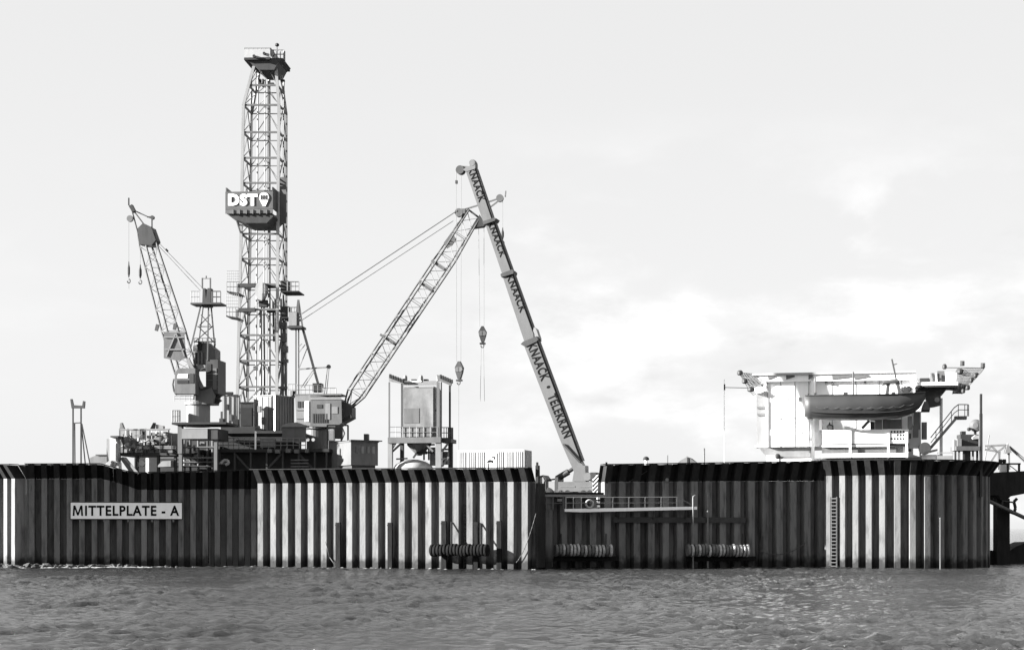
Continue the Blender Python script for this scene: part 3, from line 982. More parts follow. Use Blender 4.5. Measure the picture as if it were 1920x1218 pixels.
def hook_block(F, px, y0, y1, y2, w, lab, v=0.0, lines=((0, 0),), sling=None, shape='block'):
    """rope from row y0 to a block between rows y1 and y2, w columns wide"""
    d = F.pt(px, y1, v)
    t = thing('hook_block', lab, 'crane hook', F.pt(px, y2, v))
    mb = MB()
    for a, b in lines:
        mb.tube(F.pt(px + a, y0, v), F.pt(px + b, y1 + 1, v), 0.018, 4)
    mb.build('hoist_rope', 'rope', t)
    s = F.O.y / FPX
    r = w * s / 2
    if shape == 'block':
        MB().lathe(F.pt(px, y2, v), [(r * .35, 0), (r, (y2 - y1) * s * .25), (r, (y2 - y1) * s * .6), (r * .5, (y2 - y1) * s * .8), (r * .3, (y2 - y1) * s)], 10).build('weight', 'black', t)
    else:
        hgt = (y2 - y1)
        MB().prism(F, [(px - w * .12, y1), (px + w * .12, y1), (px + w / 2, y1 + hgt * .35), (px + w * .42, y1 + hgt * .6), (px + w * .15, y2), (px - w * .15, y2), (px - w * .42, y1 + hgt * .6), (px - w / 2, y1 + hgt * .35)], v - 0.25, v + 0.25).build('block_cheek', 'dark', t)
        for k in (-1, 1):
            MB().lathe(F.pt(px + k * w * .18, y1 + hgt * .45, v - 0.3), [(w * s * .3, 0), (w * s * .3, 0.06)], 12, F.V).build('sheave', 'mid', t)
        MB().fbox(F, px - w * .35, px + w * .35, y2 + 1, y2 + 4, v - 0.2, v + 0.2).build('crosshead', 'black', t)
    pts = []
    c0 = F.pt(px, y2 + 3, v)
    for k in range(9):
        a = R(90 - k * 34)
        pts.append(c0 + F.U * (math.cos(a) * 0.16) + Vector((0, 0, -0.2 + math.sin(a) * 0.2)))
    MB().path(pts, 0.05, 5).build('hook', 'black', t)
    if sling:
        mb = MB()
        for a in sling[1]:
            mb.tube(F.pt(px + a * 0.5, y2 + 3, v), F.pt(px + a, sling[0], v), 0.018, 4)
        mb.build('sling', 'rope', t)
    return t
hook_block(F, 241.5, 412, 490, 520, 4.5, 'dark whip hook hanging from the tip of the raised boom', 0.0, ((0, 0),), (541, (0,)))
hook_block(F, 263, 458, 496, 522, 5.5, 'dark hook with crossbar hanging under the raised boom head', 0.0, ((0, 0),), (531, (-3, 3)))

# ------------------------------------------------------------------ mud tank module on stilts
dM = 170.0
F = Plane(262, dM, 8)
t = thing('mud_tank_module', 'cluttered tank module with railings on a dark platform left of the pedestal crane', 'tank module', onpx(262, dM))
MB().fbox(F, 219, 332, 848.5, 853.5, 0, 4.5).build('platform', 'black', t)
for x in (222, 256, 296, 328):
    MB().fbox(F, x - 2, x + 2, 853.5, 931, 0.3, 0.7).build('stilt', 'dark', t)
MB().fbox(F, 224, 318, 803.5, 805.5, 0.1, 0.3).build('top_rail', 'light', t)
for x in (225, 240, 273, 316): MB().beam(F.pt(x, 848, 0.2), F.pt(x, 803, 0.2), 0.16).build('frame_post', 'mid', t)
k = 0
for x0, x1, y0, y1, v, m in ((219, 232, 822, 848, 1.0, 'mid'), (233, 246, 826, 848, .8, 'light'), (247, 257, 829, 848, .6, 'mid'), (258, 272, 834, 848, .5, 'dark'),
                             (274, 289, 815, 848, 1.5, 'light'), (290, 314, 810, 834, 1.2, 'light'), (291, 313, 838, 848, .5, 'light'), (255, 270, 843, 848, .2, 'light'),
                             (276, 288, 842, 848, .3, 'mid'), (316, 333, 812, 848, 1.4, 'light'), (226, 262, 806, 822, 2.8, 'light')):
    MB().fbox(F, x0, x1, y0, y1, v, v + 1.6).build('tank', m, t)
for x, y, r in ((236, 824, .5), (252, 831, .42), (300, 824, .45), (309, 827, .4)):
    p = F.pt(x, y, 0.3)
    MB().lathe(p - F.U * 0.4, [(r * .6, 0), (r, .15), (r, .65), (r * .6, .8)], 12, F.U).build('motor', 'light' if x < 245 else 'mid', t)
MB().prism(F, [(224, 805), (225, 793), (228, 792), (233, 805)], 0.4, 0.8).build('lifting_eye', 'mid', t)
MB().prism(F, [(281, 804), (287, 792), (290, 792), (288, 804)], 0.4, 0.8).build('lifting_eye', 'dark', t)
MB().prism(F, [(292, 803), (292, 795), (306, 798), (306, 803)], 0.4, 0.9).build('hatch_cover', 'light', t)
railing(F, 226, 314, 806, 826, 9, 0.15, t, 'offwhite', 0.03)
MB().fbox(F, 274, 285, 833.5, 835.2, 0.0, 0.2).build('pipe', 'black', t)
for k, (y, m) in enumerate(((837, 'galv'), (840, 'light'))):
    MB().tube(F.pt(232, y, -0.1), F.pt(330, y, -0.1), 0.09, 6).build('pipe', m, t)
rr = random.Random(21)
for i in range(26):
    x, y = rr.uniform(222, 326), rr.uniform(808, 845)
    q = F.pt(x, y, rr.uniform(-0.3, 0.5))
    k = i % 3
    m = rr.choice(('light', 'mid', 'dark', 'offwhite', 'black'))
    if k == 0: MB().lathe(q, [(.08, -.2), (rr.uniform(.14, .3), -.1), (rr.uniform(.14, .3), .2), (.06, .3)], 8).build('valve', m, t)
    elif k == 1: MB().tube(q, q + Vector((rr.uniform(-1.2, 1.2), 0, rr.uniform(-.9, .9))), rr.uniform(.04, .09), 6).build('pipe', m, t)
    else: MB().fbox(F, x, x + rr.uniform(3, 8), y, y + rr.uniform(2, 7), -0.2 - i * .01, 0.3).build('gear_box', m, t)
for x in (231, 247, 268, 281, 300, 322):
    MB().tube(F.pt(x, 848, -.25), F.pt(x, rr.uniform(800, 818), -.25), .05, 5).build('stanchion', rr.choice(('dark', 'light')), t)
# chute and stair below
MB().prism(F, [(224, 858), (230, 856), (256, 889), (248, 892)], -0.8, 0.2).build('stair', 'mid', t)
MB().prism(F, [(231, 857), (236, 857), (262, 889), (257, 890)], -0.9, -0.8).build('stair_stringer', 'light', t)
MB().fbox(F, 273.5, 278, 858, 931, -0.9, -0.5).build('white_post', 'white', t)
MB().prism(F, [(293, 875), (304, 864), (320, 863), (320, 874)], -0.6, 0.4).build('chute', 'light', t)
MB().fbox(F, 258, 273, 866, 874, -0.3, 0.4).build('pump', 'light', t)
MB().lathe(F.pt(266, 868, -0.7), [(.3, 0), (.35, .2), (.3, .4)], 10, F.V).build('valve', 'black', t)

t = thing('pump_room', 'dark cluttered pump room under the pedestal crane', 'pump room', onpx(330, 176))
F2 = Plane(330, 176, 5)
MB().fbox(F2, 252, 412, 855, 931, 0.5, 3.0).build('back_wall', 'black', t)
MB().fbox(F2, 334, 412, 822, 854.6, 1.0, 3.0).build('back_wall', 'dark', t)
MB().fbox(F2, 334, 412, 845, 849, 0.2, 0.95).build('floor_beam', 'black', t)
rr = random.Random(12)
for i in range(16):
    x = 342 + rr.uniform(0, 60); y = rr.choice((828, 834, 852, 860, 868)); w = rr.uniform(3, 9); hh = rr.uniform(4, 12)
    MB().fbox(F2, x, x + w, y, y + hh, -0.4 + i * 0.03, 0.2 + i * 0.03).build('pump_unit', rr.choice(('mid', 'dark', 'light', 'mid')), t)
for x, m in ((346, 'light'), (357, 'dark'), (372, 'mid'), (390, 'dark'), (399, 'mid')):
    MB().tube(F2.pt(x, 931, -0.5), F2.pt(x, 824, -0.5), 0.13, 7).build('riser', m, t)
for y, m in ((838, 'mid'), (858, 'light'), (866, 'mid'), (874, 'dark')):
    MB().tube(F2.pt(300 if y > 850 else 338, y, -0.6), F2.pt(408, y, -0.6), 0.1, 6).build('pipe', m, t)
t = thing('water_tank', 'pale upright tank with dark lid at the left edge of the tank module', 'tank', onpx(208, 169))
F2 = Plane(208, 169, 8)
MB().fbox(F2, 205, 217, 820, 931, 0, 1.2).build('body', 'offwhite', t)
MB().fbox(F2, 207, 221, 816.5, 819.5, -0.2, 1.4).build('lid', 'dark', t)
MB().fbox(F2, 200, 204.5, 822, 931, 0.2, 0.8).build('fill_pipe', 'light', t)
MB().lathe(F2.pt(216, 829, -0.2), [(.12, 0), (.12, .3)], 8, F2.V).build('flange', 'white', t)
t = thing('equipment_skid', 'small cluttered white skid peeping over the dip in the shaded wall', 'skid', onpx(212, 166.5))
F2 = Plane(212, 166.5, 5)
MB().prism(F2, [(196, 931), (198, 868), (206, 862), (222, 866), (224, 931)], 0, 1.0).build('casing', 'offwhite', t)
for x, y in ((210, 866), (215, 869), (222, 867), (209, 871)): MB().lathe(F2.pt(x, y, -0.1), [(.14, 0), (.14, .12)], 8, F2.V).build('port', 'black', t)
t = thing('spare_hopper', 'low grey hopper behind the braces of the boom rest', 'hopper', onpx(187, 171))
F2 = Plane(187, 171, 4)
MB().prism(F2, [(166, 931), (168, 858), (180, 853), (202, 853), (204, 931)], 0, 2.0).build('bin', 'light', t)
MB().fbox(F2, 179, 203, 851.3, 853, -0.1, 2.1).build('rim', 'mid', t)

# ------------------------------------------------------------------ drilling mast
dD = 184.0
F = Plane(490, dD, 4.4)
SD = FPX / dD
t = thing('drilling_mast', 'tall open lattice drilling mast with crown platform and enclosed lettered monkey board', 'drilling mast', onpx(490, dD))
left = lin((125, 476), (195, 456.5), (440, 452), (742, 445))
front = lin((125, 517), (195, 523), (440, 521), (742, 519))
depth = lin((125, 2.6), (195, 3.9), (440, 4.4), (742, 4.8))
def corner(y, k):
    v = depth(y)
    if k == 0: return F.pt(left(y), y, 0)
    if k == 1: return F.pt(front(y), y, 0)
    a = F.pt(left(y), y, 0) if k == 3 else F.pt(front(y), y, 0)
    return a + F.V * v
ys = [125, 160, 197, 248, 296, 343, 391, 438.5, 485, 533, 580, 628, 676, 725, 772]
for k, m in ((0, 'offwhite'), (1, 'offwhite'), (2, 'light'), (3, 'light')):
    mb = MB()
    for a, b in zip(ys[:-1], ys[1:]): mb.beam(corner(a, k), corner(b, k), 0.3 if k < 2 else 0.22)
    mb.build('leg', m, t)
for i, y in enumerate(ys):
    for a, b in ((0, 1), (1, 2), (2, 3), (3, 0)):
        if 343 < y < 430 and a == 0: pass
        MB().beam(corner(y, a), corner(y, b), 0.15 if a != 2 else 0.09, 0.2 if a != 2 else 0.1).build('girt', 'mid', t)
for y0, y1 in zip(ys[:-1], ys[1:]):
    for a, b in ((0, 1), (1, 2), (2, 3), (3, 0)):
        if a == 2 and y0 > 560: continue
        apex = corner(y0, a).lerp(corner(y0, b), 0.62 if a in (0,) else 0.5)
        for k in (a, b):
            MB().beam(corner(y1, k), apex, (0.075 if a in (0, 2) else 0.1) * (1.6 if y0 > 570 else 0.95)).build('brace', 'mid' if a == 0 else 'light', t)
# guide rails and stand pipe inside the mast
for x0, x1, v, r, m in ((471, 461, 3.6, .12, 'mid'), (484, 480, 1.8, .09, 'light'), (497.5, 494, 1.0, .06, 'galv'), (504.5, 505, 1.2, .17, 'light'), (532, 531, 1.5, .1, 'light')):
    MB().tube(F.pt(x0, 150, v), F.pt(x1, 745, v), r, 6).build('guide_rail', m, t)
# crown
MB().prism(F, [(458, 109), (530, 109), (522, 116), (514, 131), (486, 131), (472, 119)], -0.7, 3.6).build('crown_frame', 'dark', t)
cp = MB().fbox(F, 457.5, 506, 108, 112, -1.0, 4.2)
cp.build('crown_platform', 'black', t)
MB().fbox(F, 506.3, 530, 110, 117, 0.2, 4.1).build('crown_platform', 'black', t)
MB().fbox(F, 458, 505.5, 93, 107.5, -1.0, -0.93).build('wind_wall', 'offwhite', t)
MB().ubox(F, F.u(505.8, -1), F.u(505.8, -1) + 0.07, -0.9, 4.1, zz(108, dD), zz(94, dD)).build('wind_wall', 'light', t)
railing(F, 506.5, 532, 94, 110, 4, -0.2, t, 'light', 0.05, 1)
railing(F, 532.3, 534, 97, 117, 2, 0.5, t, 'light', 0.06, 1, v1=4.0)
railing(F, 458, 505.6, 90.5, 93, 6, -0.95, t, 'mid', 0.035, 0)
for x, y in ((476, 108), (495, 103), (512, 104)):
    MB().lathe(F.pt(x, y - 3, -1.3), [(.16, 0), (.16, .25)], 10, F.V).build('crown_sheave', 'black', t)
MB().tube(F.pt(519.5, 108, 0), F.pt(519.5, 87, 0), 0.05).build('lightning_rod', 'mid', t)
MB().lathe(F.pt(519.5, 88, 0), [(.05, 0), (.22, .1), (.22, .3), (.05, .4)], 8).build('beacon', 'black', t)
for x0, x1, y0, y1 in ((485, 489, 148, 160), (491.5, 494, 148, 163), (503, 513, 155, 158), (526, 533, 149, 152)):
    MB().fbox(F, x0, x1, y0, y1, 0.8, 1.2).build('sheave_guard', 'black', t)
# monkey board with lettering
bx = MB().fbox(F, 422.5, 511.5, 359, 392, -2.6, -2.45)
mbx = bx.build('board_front', 'red', t)
MB().fbox(F, 422.5, 511.5, 392, 400, -2.58, -2.5).build('skirt', 'mid', t)
uL, uR = F.u(422.5, -2.6), F.u(511.5, -2.6)
MB().ubox(F, uR - 0.12, uR, -2.44, 2.4, zz(399, dD), zz(359.5, dD)).build('board_side', 'dark', t)  # right side: its shade is put into a darker colour than the front
MB().ubox(F, uL, uL + 0.12, -2.44, 2.4, zz(399, dD), zz(359.5, dD)).build('board_side', 'red', t)
MB().prism(F, [(423, 399.5), (510.5, 399.5), (513, 405), (500, 418), (460, 418), (441, 411)], -2.4, 2.4).build('floor_frame', 'dark', t)
for x in (437, 449, 462, 474, 487, 500):
    MB().beam(F.pt(x, 393, -2.62), F.pt(x, 401, -2.62), 0.1).build('skirt_post', 'light', t)
MB().fbox(F, 523.5, 536.5, 332, 419, 0.4, 0.55).build('side_screen', 'mid', t)
for a, b in (((443, 411), (452, 440)), ((441, 409), (450, 424))):
    MB().beam(F.pt(*a, -1.0), F.pt(*b, 0), 0.12).build('knee_brace', 'mid', t)
a, b, c2 = F.pt(428, 386, -2.61), F.pt(483, 386, -2.61), F.pt(428, 363.5, -2.61)
lettering('DST', a, b - a, Vector((0, 0, c2.z - a.z)), 0.06, 'white', t, 0.055)
# emblem: white drop with dark marks
dp = []
for k in range(14):
    an = R(200 - k * 220 / 13)
    dp.append((495 + 9.2 * math.cos(an), 370 - 9.2 * math.sin(an)))
dp += [(497.5, 386.5), (493, 386.5)]
em = MB().prism(F, dp, -2.68, -2.61).build('emblem', 'white', t)
mb = MB()
for x in (489.5, 494.5, 499.5): mb.fbox(F, x - 1.1, x + 1.1, 365.5, 374.5, -2.72, -2.685)
for x in (492, 497): mb.fbox(F, x - 1.2, x + 1.2, 368.5, 371, -2.72, -2.69)
mb.build('emblem_mark', 'dark', em)
# side baskets
for x0, x1, yt, yb, v in ((425, 449, 528, 549, -1.5), (424, 447, 576, 595, -1.5)):
    MB().prism(F, [(x0, yb - 4), (x1, yb), (x1, yb + 2.2), (x0, yb - 1.8)], v, v + 2.5).build('basket_floor', 'dark', t)
    railing(F, x0, x1, yt, yb - 2, 4, v, t, 'mid', 0.035, 1, 'basket_rail')
    MB().fbox(F, x1 - 4, x1 - 2, yt + 4, yb, v - 0.1, v).build('basket_door', 'black', t)
railing(F, 425, 449, 508, 528, 6, -1.5, t, 'light', 0.02, 3, 'basket_cage')
railing(F, 424, 447, 551, 576, 6, -1.5, t, 'light', 0.02, 3, 'basket_cage')
for x0, x1, yt, yb in ((526, 560, 526, 547), (528, 556, 574, 596)):
    MB().fbox(F, x0, x1, yb - 2, yb, -0.6, 2.5).build('basket_floor', 'black', t)
    MB().fbox(F, x0, x0 + 14, yt, yb - 2, 0.5, 2.0).build('basket_cabinet', 'dark', t)
    railing(F, x0 + 13, x1, yt + 2, yb - 2, 3, -0.5, t, 'mid', 0.05, 1, 'basket_rail')
for y in (534, 580):
    MB().fbox(F, 446, 478, y - 3, y + 4, -0.3, 0.3).build('work_platform', 'dark', t)
    MB().fbox(F, 500, 519, y - 2, y + 5, 0.6, 1.2).build('work_platform', 'black', t)
# travelling block and top drive
sb = MB()
sb.prism(F, [(478, 541), (480, 533), (486, 528.5), (493, 529), (498, 535), (499, 545), (495, 556), (490, 564), (484, 564), (479, 552)], -0.5, 0.6)
sb.build('travelling_block', 'offwhite', t)
MB().fbox(F, 485, 500, 562, 575, 0.0, 0.7).build('top_drive', 'dark', t)
MB().tube(F.pt(489, 575, .3), F.pt(489, 745, .3), 0.16, 6).build('kelly', 'light', t)
MB().tube(F.pt(495, 575, .5), F.pt(496, 745, .5), 0.1, 6).build('hose', 'dark', t)
for x, y0, y1, m in ((512, 565, 640, 'dark'), (516, 560, 660, 'light'), (520, 570, 690, 'mid'), (527, 560, 740, 'light'), (534, 600, 740, 'mid')):
    MB().beam(F.pt(x, y0, 1.2), F.pt(x + 1.5, y1, 1.4), 0.18).build('racked_pipe', m, t)
for x, y, w, hh in ((531, 632, 10, 16), (534, 654, 9, 12), (530, 610, 12, 12), (533, 676, 12, 6), (531, 726, 14, 5), (478, 690, 6, 7), (474, 652, 4, 6)):
    MB().fbox(F, x - w / 2, x + w / 2, y - hh / 2, y + hh / 2, 1.0, 1.6).build('tool_bundle', 'mid', t)
for y0, y1, x0, x1 in ((629, 676, 461, 473), (676, 725, 459, 474)):
    MB().beam(F.pt(x0, y0, 0.1), F.pt(x1, y1, 0.1), 0.11).build('brace', 'mid', t)

# ------------------------------------------------------------------ rig substructure and huts on it
dS = 171.0
F = Plane(510, dS, 4.4)
t = thing('rig_substructure', 'dark rig substructure with railed edge under the drilling mast', 'substructure', onpx(510, dS))
MB().fbox(F, 408, 617, 841, 847, 0.0, 3.2).build('deck_edge', 'black', t)
MB().fbox(F, 414, 478, 800, 812, 1.5, 15).build('upper_deck', 'black', t)
MB().fbox(F, 478, 555, 807, 812, 1.5, 15).build('upper_deck', 'black', t)
MB().fbox(F, 412, 560, 812, 841, 1.8, 3.2).build('machinery_bay', 'black', t)
MB().fbox(F, 402, 620, 847, 931, 1.5, 3.2).build('base_block', 'black', t)
for x in (412, 440, 470, 500, 530, 560, 590, 612):
    MB().fbox(F, x - 1.6, x + 1.6, 847, 931, 0.1, 0.5).build('column', 'dark', t)
for x0, x1, y0, y1 in ((440, 468, 850, 880), (500, 528, 880, 850), (560, 588, 850, 880)):
    MB().beam(F.pt(x0, y0, 0.3), F.pt(x1, y1, 0.3), 0.2).build('diagonal', 'dark', t)
railing(F, 408, 478, 821, 841, 7, 0.05, t, 'galv', 0.04, 2)
railing(F, 480, 573, 821, 841, 8, 0.05, t, 'galv', 0.04, 2)
MB().fbox(F, 477.5, 480, 808, 842, -0.1, 0.1).build('gate_post', 'white', t)
MB().fbox(F, 488, 514, 822, 838, 0.3, 1.2).build('control_panel', 'light', t)
for x in (427, 441):
    MB().lathe(F.pt(x, 824, 0.3), [(.08, 0), (.17, .1), (.17, .25)], 10, -F.V).build('floodlight', 'offwhite', t)
for x in (578, 588):
    MB().lathe(F.pt(x, 824, -0.3), [(.08, 0), (.17, .1), (.17, .25)], 10, -F.V).build('floodlight', 'offwhite', t)
for x, y, w in ((505, 844, 8), (520, 845, 9), (540, 844, 9), (556, 845, 9), (575, 844, 6)):
    MB().fbox(F, x - w / 2, x + w / 2, y - 3, y + 4, -0.5, -0.05).build('valve_box', 'mid', t)
MB().fbox(F, 410, 428, 866, 870, -0.3, 0.0).build('hose_rack', 'mid', t)
MB().path([F.pt(414, 868, -.3), F.pt(420, 862, -.3), F.pt(427, 862, -.3), F.pt(429, 868, -.3), F.pt(423, 871, -.3)], 0.14, 6).build('hose', 'offwhite', t)
mb = MB()
for y in (861, 867, 873): mb.fbox(F, 545, 578, y, y + 2, -0.2, 0.0)
mb.build('louvre', 'mid', t)

def hut(name, lab, cat, x0, xc, x1, y0, y1, d, front, side, extra=None, g=None):
    """box seen on its corner: front face x0..xc, right side xc..x1"""
    px = xc
    w1, w2 = (xc - x0), (x1 - xc)
    view = math.degrees(math.atan2(960 - xc, FPX))
    tot = 34.0 if g is None else g
    H = Plane(x0, d, tot - view)
    base = onpx((x0 + x1) / 2, d)
    t = thing(name, lab, cat, H.pt((x0 + xc) / 2, y1))
    ua, ub = H.u(x0), H.u(xc)
    s = FPX / H.at(ub, 0, 0).y
    dep = w2 / s / max(0.2, math.sin(R(tot)))
    zt, zb = H.pt((x0 + xc) / 2, y0).z, H.pt((x0 + xc) / 2, y1).z
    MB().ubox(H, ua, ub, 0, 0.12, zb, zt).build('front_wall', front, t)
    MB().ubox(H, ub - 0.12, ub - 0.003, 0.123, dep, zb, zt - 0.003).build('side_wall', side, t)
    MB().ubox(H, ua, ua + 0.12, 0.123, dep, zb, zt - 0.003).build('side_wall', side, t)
    MB().ubox(H, ua + 0.123, ub - 0.123, dep - 0.12, dep - 0.003, zb, zt - 0.003).build('back_wall', side, t)
    MB().ubox(H, ua - 0.08, ub + 0.08, -0.08, dep + 0.08, zt, zt + 0.1).build('roof', front, t)
    if extra: extra(t, H, ua, ub, dep, zb, zt)
    return t, H, ua, ub, dep, zb, zt
def ex_ribs(t, H, ua, ub, dep, zb, zt):
    mb = MB()
    n = int(dep / 0.5)
    for i in range(n):
        mb.ubox(H, ub, ub + 0.06, 0.2 + i * 0.5, 0.4 + i * 0.5, zb + 0.1, zt - 0.1)
    mb.build('rib', 'mid', t)
def fittings(t, H, ua, ub, zb, zt, seed):
    rr = random.Random(seed)
    w, h = ub - ua, zt - zb
    for i in range(3):
        u0 = ua + w * (.1 + .28 * i)
        MB().ubox(H, u0, u0 + .05, -.05, -.004, zb + .1, zt - .1).build('seam', 'mid', t)
    u0 = ua + w * rr.uniform(.15, .4)
    MB().ubox(H, u0, u0 + w * .14, -.07, -.004, zb + h * .55, zb + h * .72).build('vent', 'dark', t)
    MB().ubox(H, u0 + w * .2, u0 + w * .34, -.12, -.004, zb + h * .2, zb + h * .4).build('junction_box', 'mid', t)
    MB().tube(H.at(ub - w * .12, -.08, zb), H.at(ub - w * .12, -.08, zt), .05, 5).build('conduit', 'dark', t)
def ex_big(t, H, ua, ub, dep, zb, zt):
    fittings(t, H, ua, ub, zb, zt, 1)
    ex_ribs(t, H, ua, ub, dep, zb, zt)
    w = ub - ua
    MB().ubox(H, ua + w * .70, ua + w * .82, -0.05, -0.003, zb + .1, zt - .1).build('door_leaf', 'mid', t)
    MB().ubox(H, ua + w * .94, ub, -0.06, -0.003, zb, zt).build('corner_post', 'white', t)
    MB().ubox(H, ub + 0.1, ub + 0.3, dep * .75, dep, zt + .1, zt + .7).build('vent', 'black', t)
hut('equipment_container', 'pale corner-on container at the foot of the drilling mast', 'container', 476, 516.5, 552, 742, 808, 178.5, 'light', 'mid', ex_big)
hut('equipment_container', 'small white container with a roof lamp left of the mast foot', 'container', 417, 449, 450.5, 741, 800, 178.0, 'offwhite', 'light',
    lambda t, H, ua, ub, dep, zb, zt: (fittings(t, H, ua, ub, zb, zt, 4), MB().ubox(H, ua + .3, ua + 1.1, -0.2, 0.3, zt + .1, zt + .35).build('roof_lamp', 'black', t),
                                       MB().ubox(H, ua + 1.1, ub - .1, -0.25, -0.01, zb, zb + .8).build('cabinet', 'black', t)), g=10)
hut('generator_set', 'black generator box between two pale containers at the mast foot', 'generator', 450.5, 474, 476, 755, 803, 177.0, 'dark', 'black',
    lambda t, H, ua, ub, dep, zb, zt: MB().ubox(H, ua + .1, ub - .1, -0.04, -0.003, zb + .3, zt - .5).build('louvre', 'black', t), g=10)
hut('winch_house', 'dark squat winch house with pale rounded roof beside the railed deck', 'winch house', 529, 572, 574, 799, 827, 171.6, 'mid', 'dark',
    lambda t, H, ua, ub, dep, zb, zt: MB().prism(H, [(527, 800), (530, 796), (540, 793), (556, 791), (566, 794), (574, 800)], -0.2, 2.0).build('roof_cover', 'light', t), g=12)
def ex_win(t, H, ua, ub, dep, zb, zt):
    for i in range(4):
        v = dep * (.18 + .2 * i)
        MB().ubox(H, ub, ub + 0.04, v, v + dep * .1, zt - 1.1, zt - .4).build('window', 'light' if i % 2 else 'glass', t)
    MB().ubox(H, ub - 0.3, ub + 0.35, -0.2, dep + .3, zt + .101, zt + .2).build('roof_edge', 'dark', t)
    MB().ubox(H, ua + .2, ub - .2, .2, dep - .2, zdeck, zb - .005).build('plinth', 'dark', t)
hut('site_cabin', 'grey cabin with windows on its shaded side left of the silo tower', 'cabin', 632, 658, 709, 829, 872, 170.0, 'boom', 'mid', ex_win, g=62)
o = MB().fbox(Plane(686, 172, 5), 682, 690, 813, 840, 0, .8)
tag(o.build('exhaust_stack', 'dark'), 'dark exhaust stack standing behind the grey cabin', 'exhaust')
t = thing('valve_frame', 'dark open frame with vessels between the lattice crane and the grey cabin', 'frame', onpx(632, 172))
F2 = Plane(632, 172, 5)
for x in (614, 640, 652.5): MB().beam(F2.pt(x, 931), F2.pt(x, 797), 0.16).build('post', 'dark', t)
MB().beam(F2.pt(613, 797), F2.pt(653, 797), 0.14).build('top_bar', 'dark', t)
MB().lathe(F2.pt(622, 826, .2), [(.32, 0), (.36, .1), (.36, 1.0), (.25, 1.2)], 12).build('vessel', 'white', t)
MB().lathe(F2.pt(635, 822, .2), [(.36, 0), (.42, .1), (.42, 1.1), (.3, 1.3)], 12).build('vessel', 'dark', t)
MB().fbox(F2, 616, 650, 826, 931, .5, 1.5).build('skid', 'light', t)
# ------------------------------------------------------------------ lattice crane with lowered boom
dL = 176.0
F = Plane(600, dL, 6)
t = thing('lattice_crane', 'pedestal crane whose long lattice boom leans right across the telescopic boom', 'crane', onpx(595, dL))
c = onpx(594, dL)
zl = lambda y: CAMZ + (HOR - y) / FPX * dL
MB().lathe((c.x, c.y, zdeck), [(1.05, 0), (1.05, zl(806) - zdeck), (1.25, zl(804) - zdeck), (1.25, zl(799) - zdeck)], 24).build('pedestal', 'mid', t)
MB().prism(F, [(553, 742), (582, 740), (582, 798), (556, 795)], -1.3, 1.3).build('machinery_house', 'light', t)
MB().prism(F, [(582.2, 740), (600, 742), (640, 748), (641, 792), (630, 800), (582.2, 799)], -1.35, 1.2).build('machinery_house', 'mid', t)
MB().fbox(F, 571, 579, 752, 790, -1.36, -1.3).build('door', 'white', t)
MB().fbox(F, 582, 640, 744.5, 749, -1.40, -1.36).build('trim', 'light', t)
MB().fbox(F, 622, 633, 762, 775, -1.39, -1.35).build('window', 'light', t)
MB().fbox(F, 594, 604, 758, 765, -1.39, -1.35).build('hatch', 'dark', t)
MB().prism(F, [(641, 752), (650, 754), (660, 762), (660, 780), (640, 792)], -1.0, 1.0).build('boom_bracket', 'dark', t)
MB().prism(F, [(612, 803), (630, 801), (640, 793), (660, 782), (658, 777), (636, 788), (612, 797)], -1.1, 1.1).build('cradle', 'black', t)
MB().fbox(F, 552, 640, 738, 741, -1.2, 1.2).build('roof', 'mid', t)
MB().fbox(F, 586, 602, 718, 734, -0.6, 0.6).build('winch', 'black', t)
railing(F, 606, 630, 727, 747, 2, -1.0, t, 'light', 0.04, 0)
railing(F, 540, 556, 720, 740, 2, -0.8, t, 'light', 0.03, 1)
for i in range(7):
    MB().fbox(F, 586 + i * 4.2, 588.4 + i * 4.2, 775, 792, -1.40, -1.353).build('louvre', 'dark', t)
for x in (558, 566): MB().fbox(F, x, x + 5, 752, 764, -1.34, -1.303).build('window', 'glass', t)
for y in (768, 784): MB().fbox(F, 556, 581, y, y + 1.3, -1.35, -1.303).build('seam', 'mid', t)
MB().fbox(F, 610, 619, 756, 786, -1.39, -1.353).build('door', 'light', t)
railing(F, 556, 604, 722, 739, 6, -1.1, t, 'mid', 0.03)
MB().path([F.pt(641, 800, -1.2), F.pt(646, 812, -1.2), F.pt(640, 826, -1.2)], 0.08).build('hose', 'black', t)
# A-frame mast
for x, v in ((555, -0.6), (560, 0.6)):
    MB().beam(F.pt(x, 742, v), F.pt(x, 612, v), 0.13).build('mast_leg', 'mid', t)
MB().beam(F.pt(568, 614, -0.5), F.pt(598, 722, -0.6), 0.17).build('back_stay', 'dark', t)
MB().beam(F.pt(567, 618, 0.6), F.pt(596, 722, 0.7), 0.12).build('back_stay', 'dark', t)
MB().fbox(F, 538, 566, 610.5, 614.5, -1.0, 1.0).build('mast_platform', 'dark', t)
for a, b, w in (((553, 611), (559, 563), .16), ((567, 611), (560, 564), .16), ((559.5, 611), (559.5, 562), .22), ((555, 600), (565, 592), .1)):
    MB().beam(F.pt(*a), F.pt(*b), w).build('mast_head', 'mid', t)
MB().fbox(F, 541, 556, 585, 610, -0.2, 0.4).build('mast_winch', 'light', t)
MB().beam(F.pt(559, 692), F.pt(617, 688), 0.14).build('jib_arm', 'light', t)
MB().lathe(F.pt(616, 687, -.1), [(.22, 0), (.22, .2)], 10, F.V).build('sheave', 'mid', t)
mb = MB()
for a, b in (((565, 726), (588, 692)), ((570, 726), (592, 692)), ((608, 742), (614, 690)), ((612, 742), (617, 690)), ((561, 660), (572, 646)), ((561, 690), (577, 650)), ((560, 650), (566, 644))):
    mb.beam(F.pt(*a, -.3), F.pt(*b, -.3), 0.07)
mb.build('arm_brace', 'light', t)
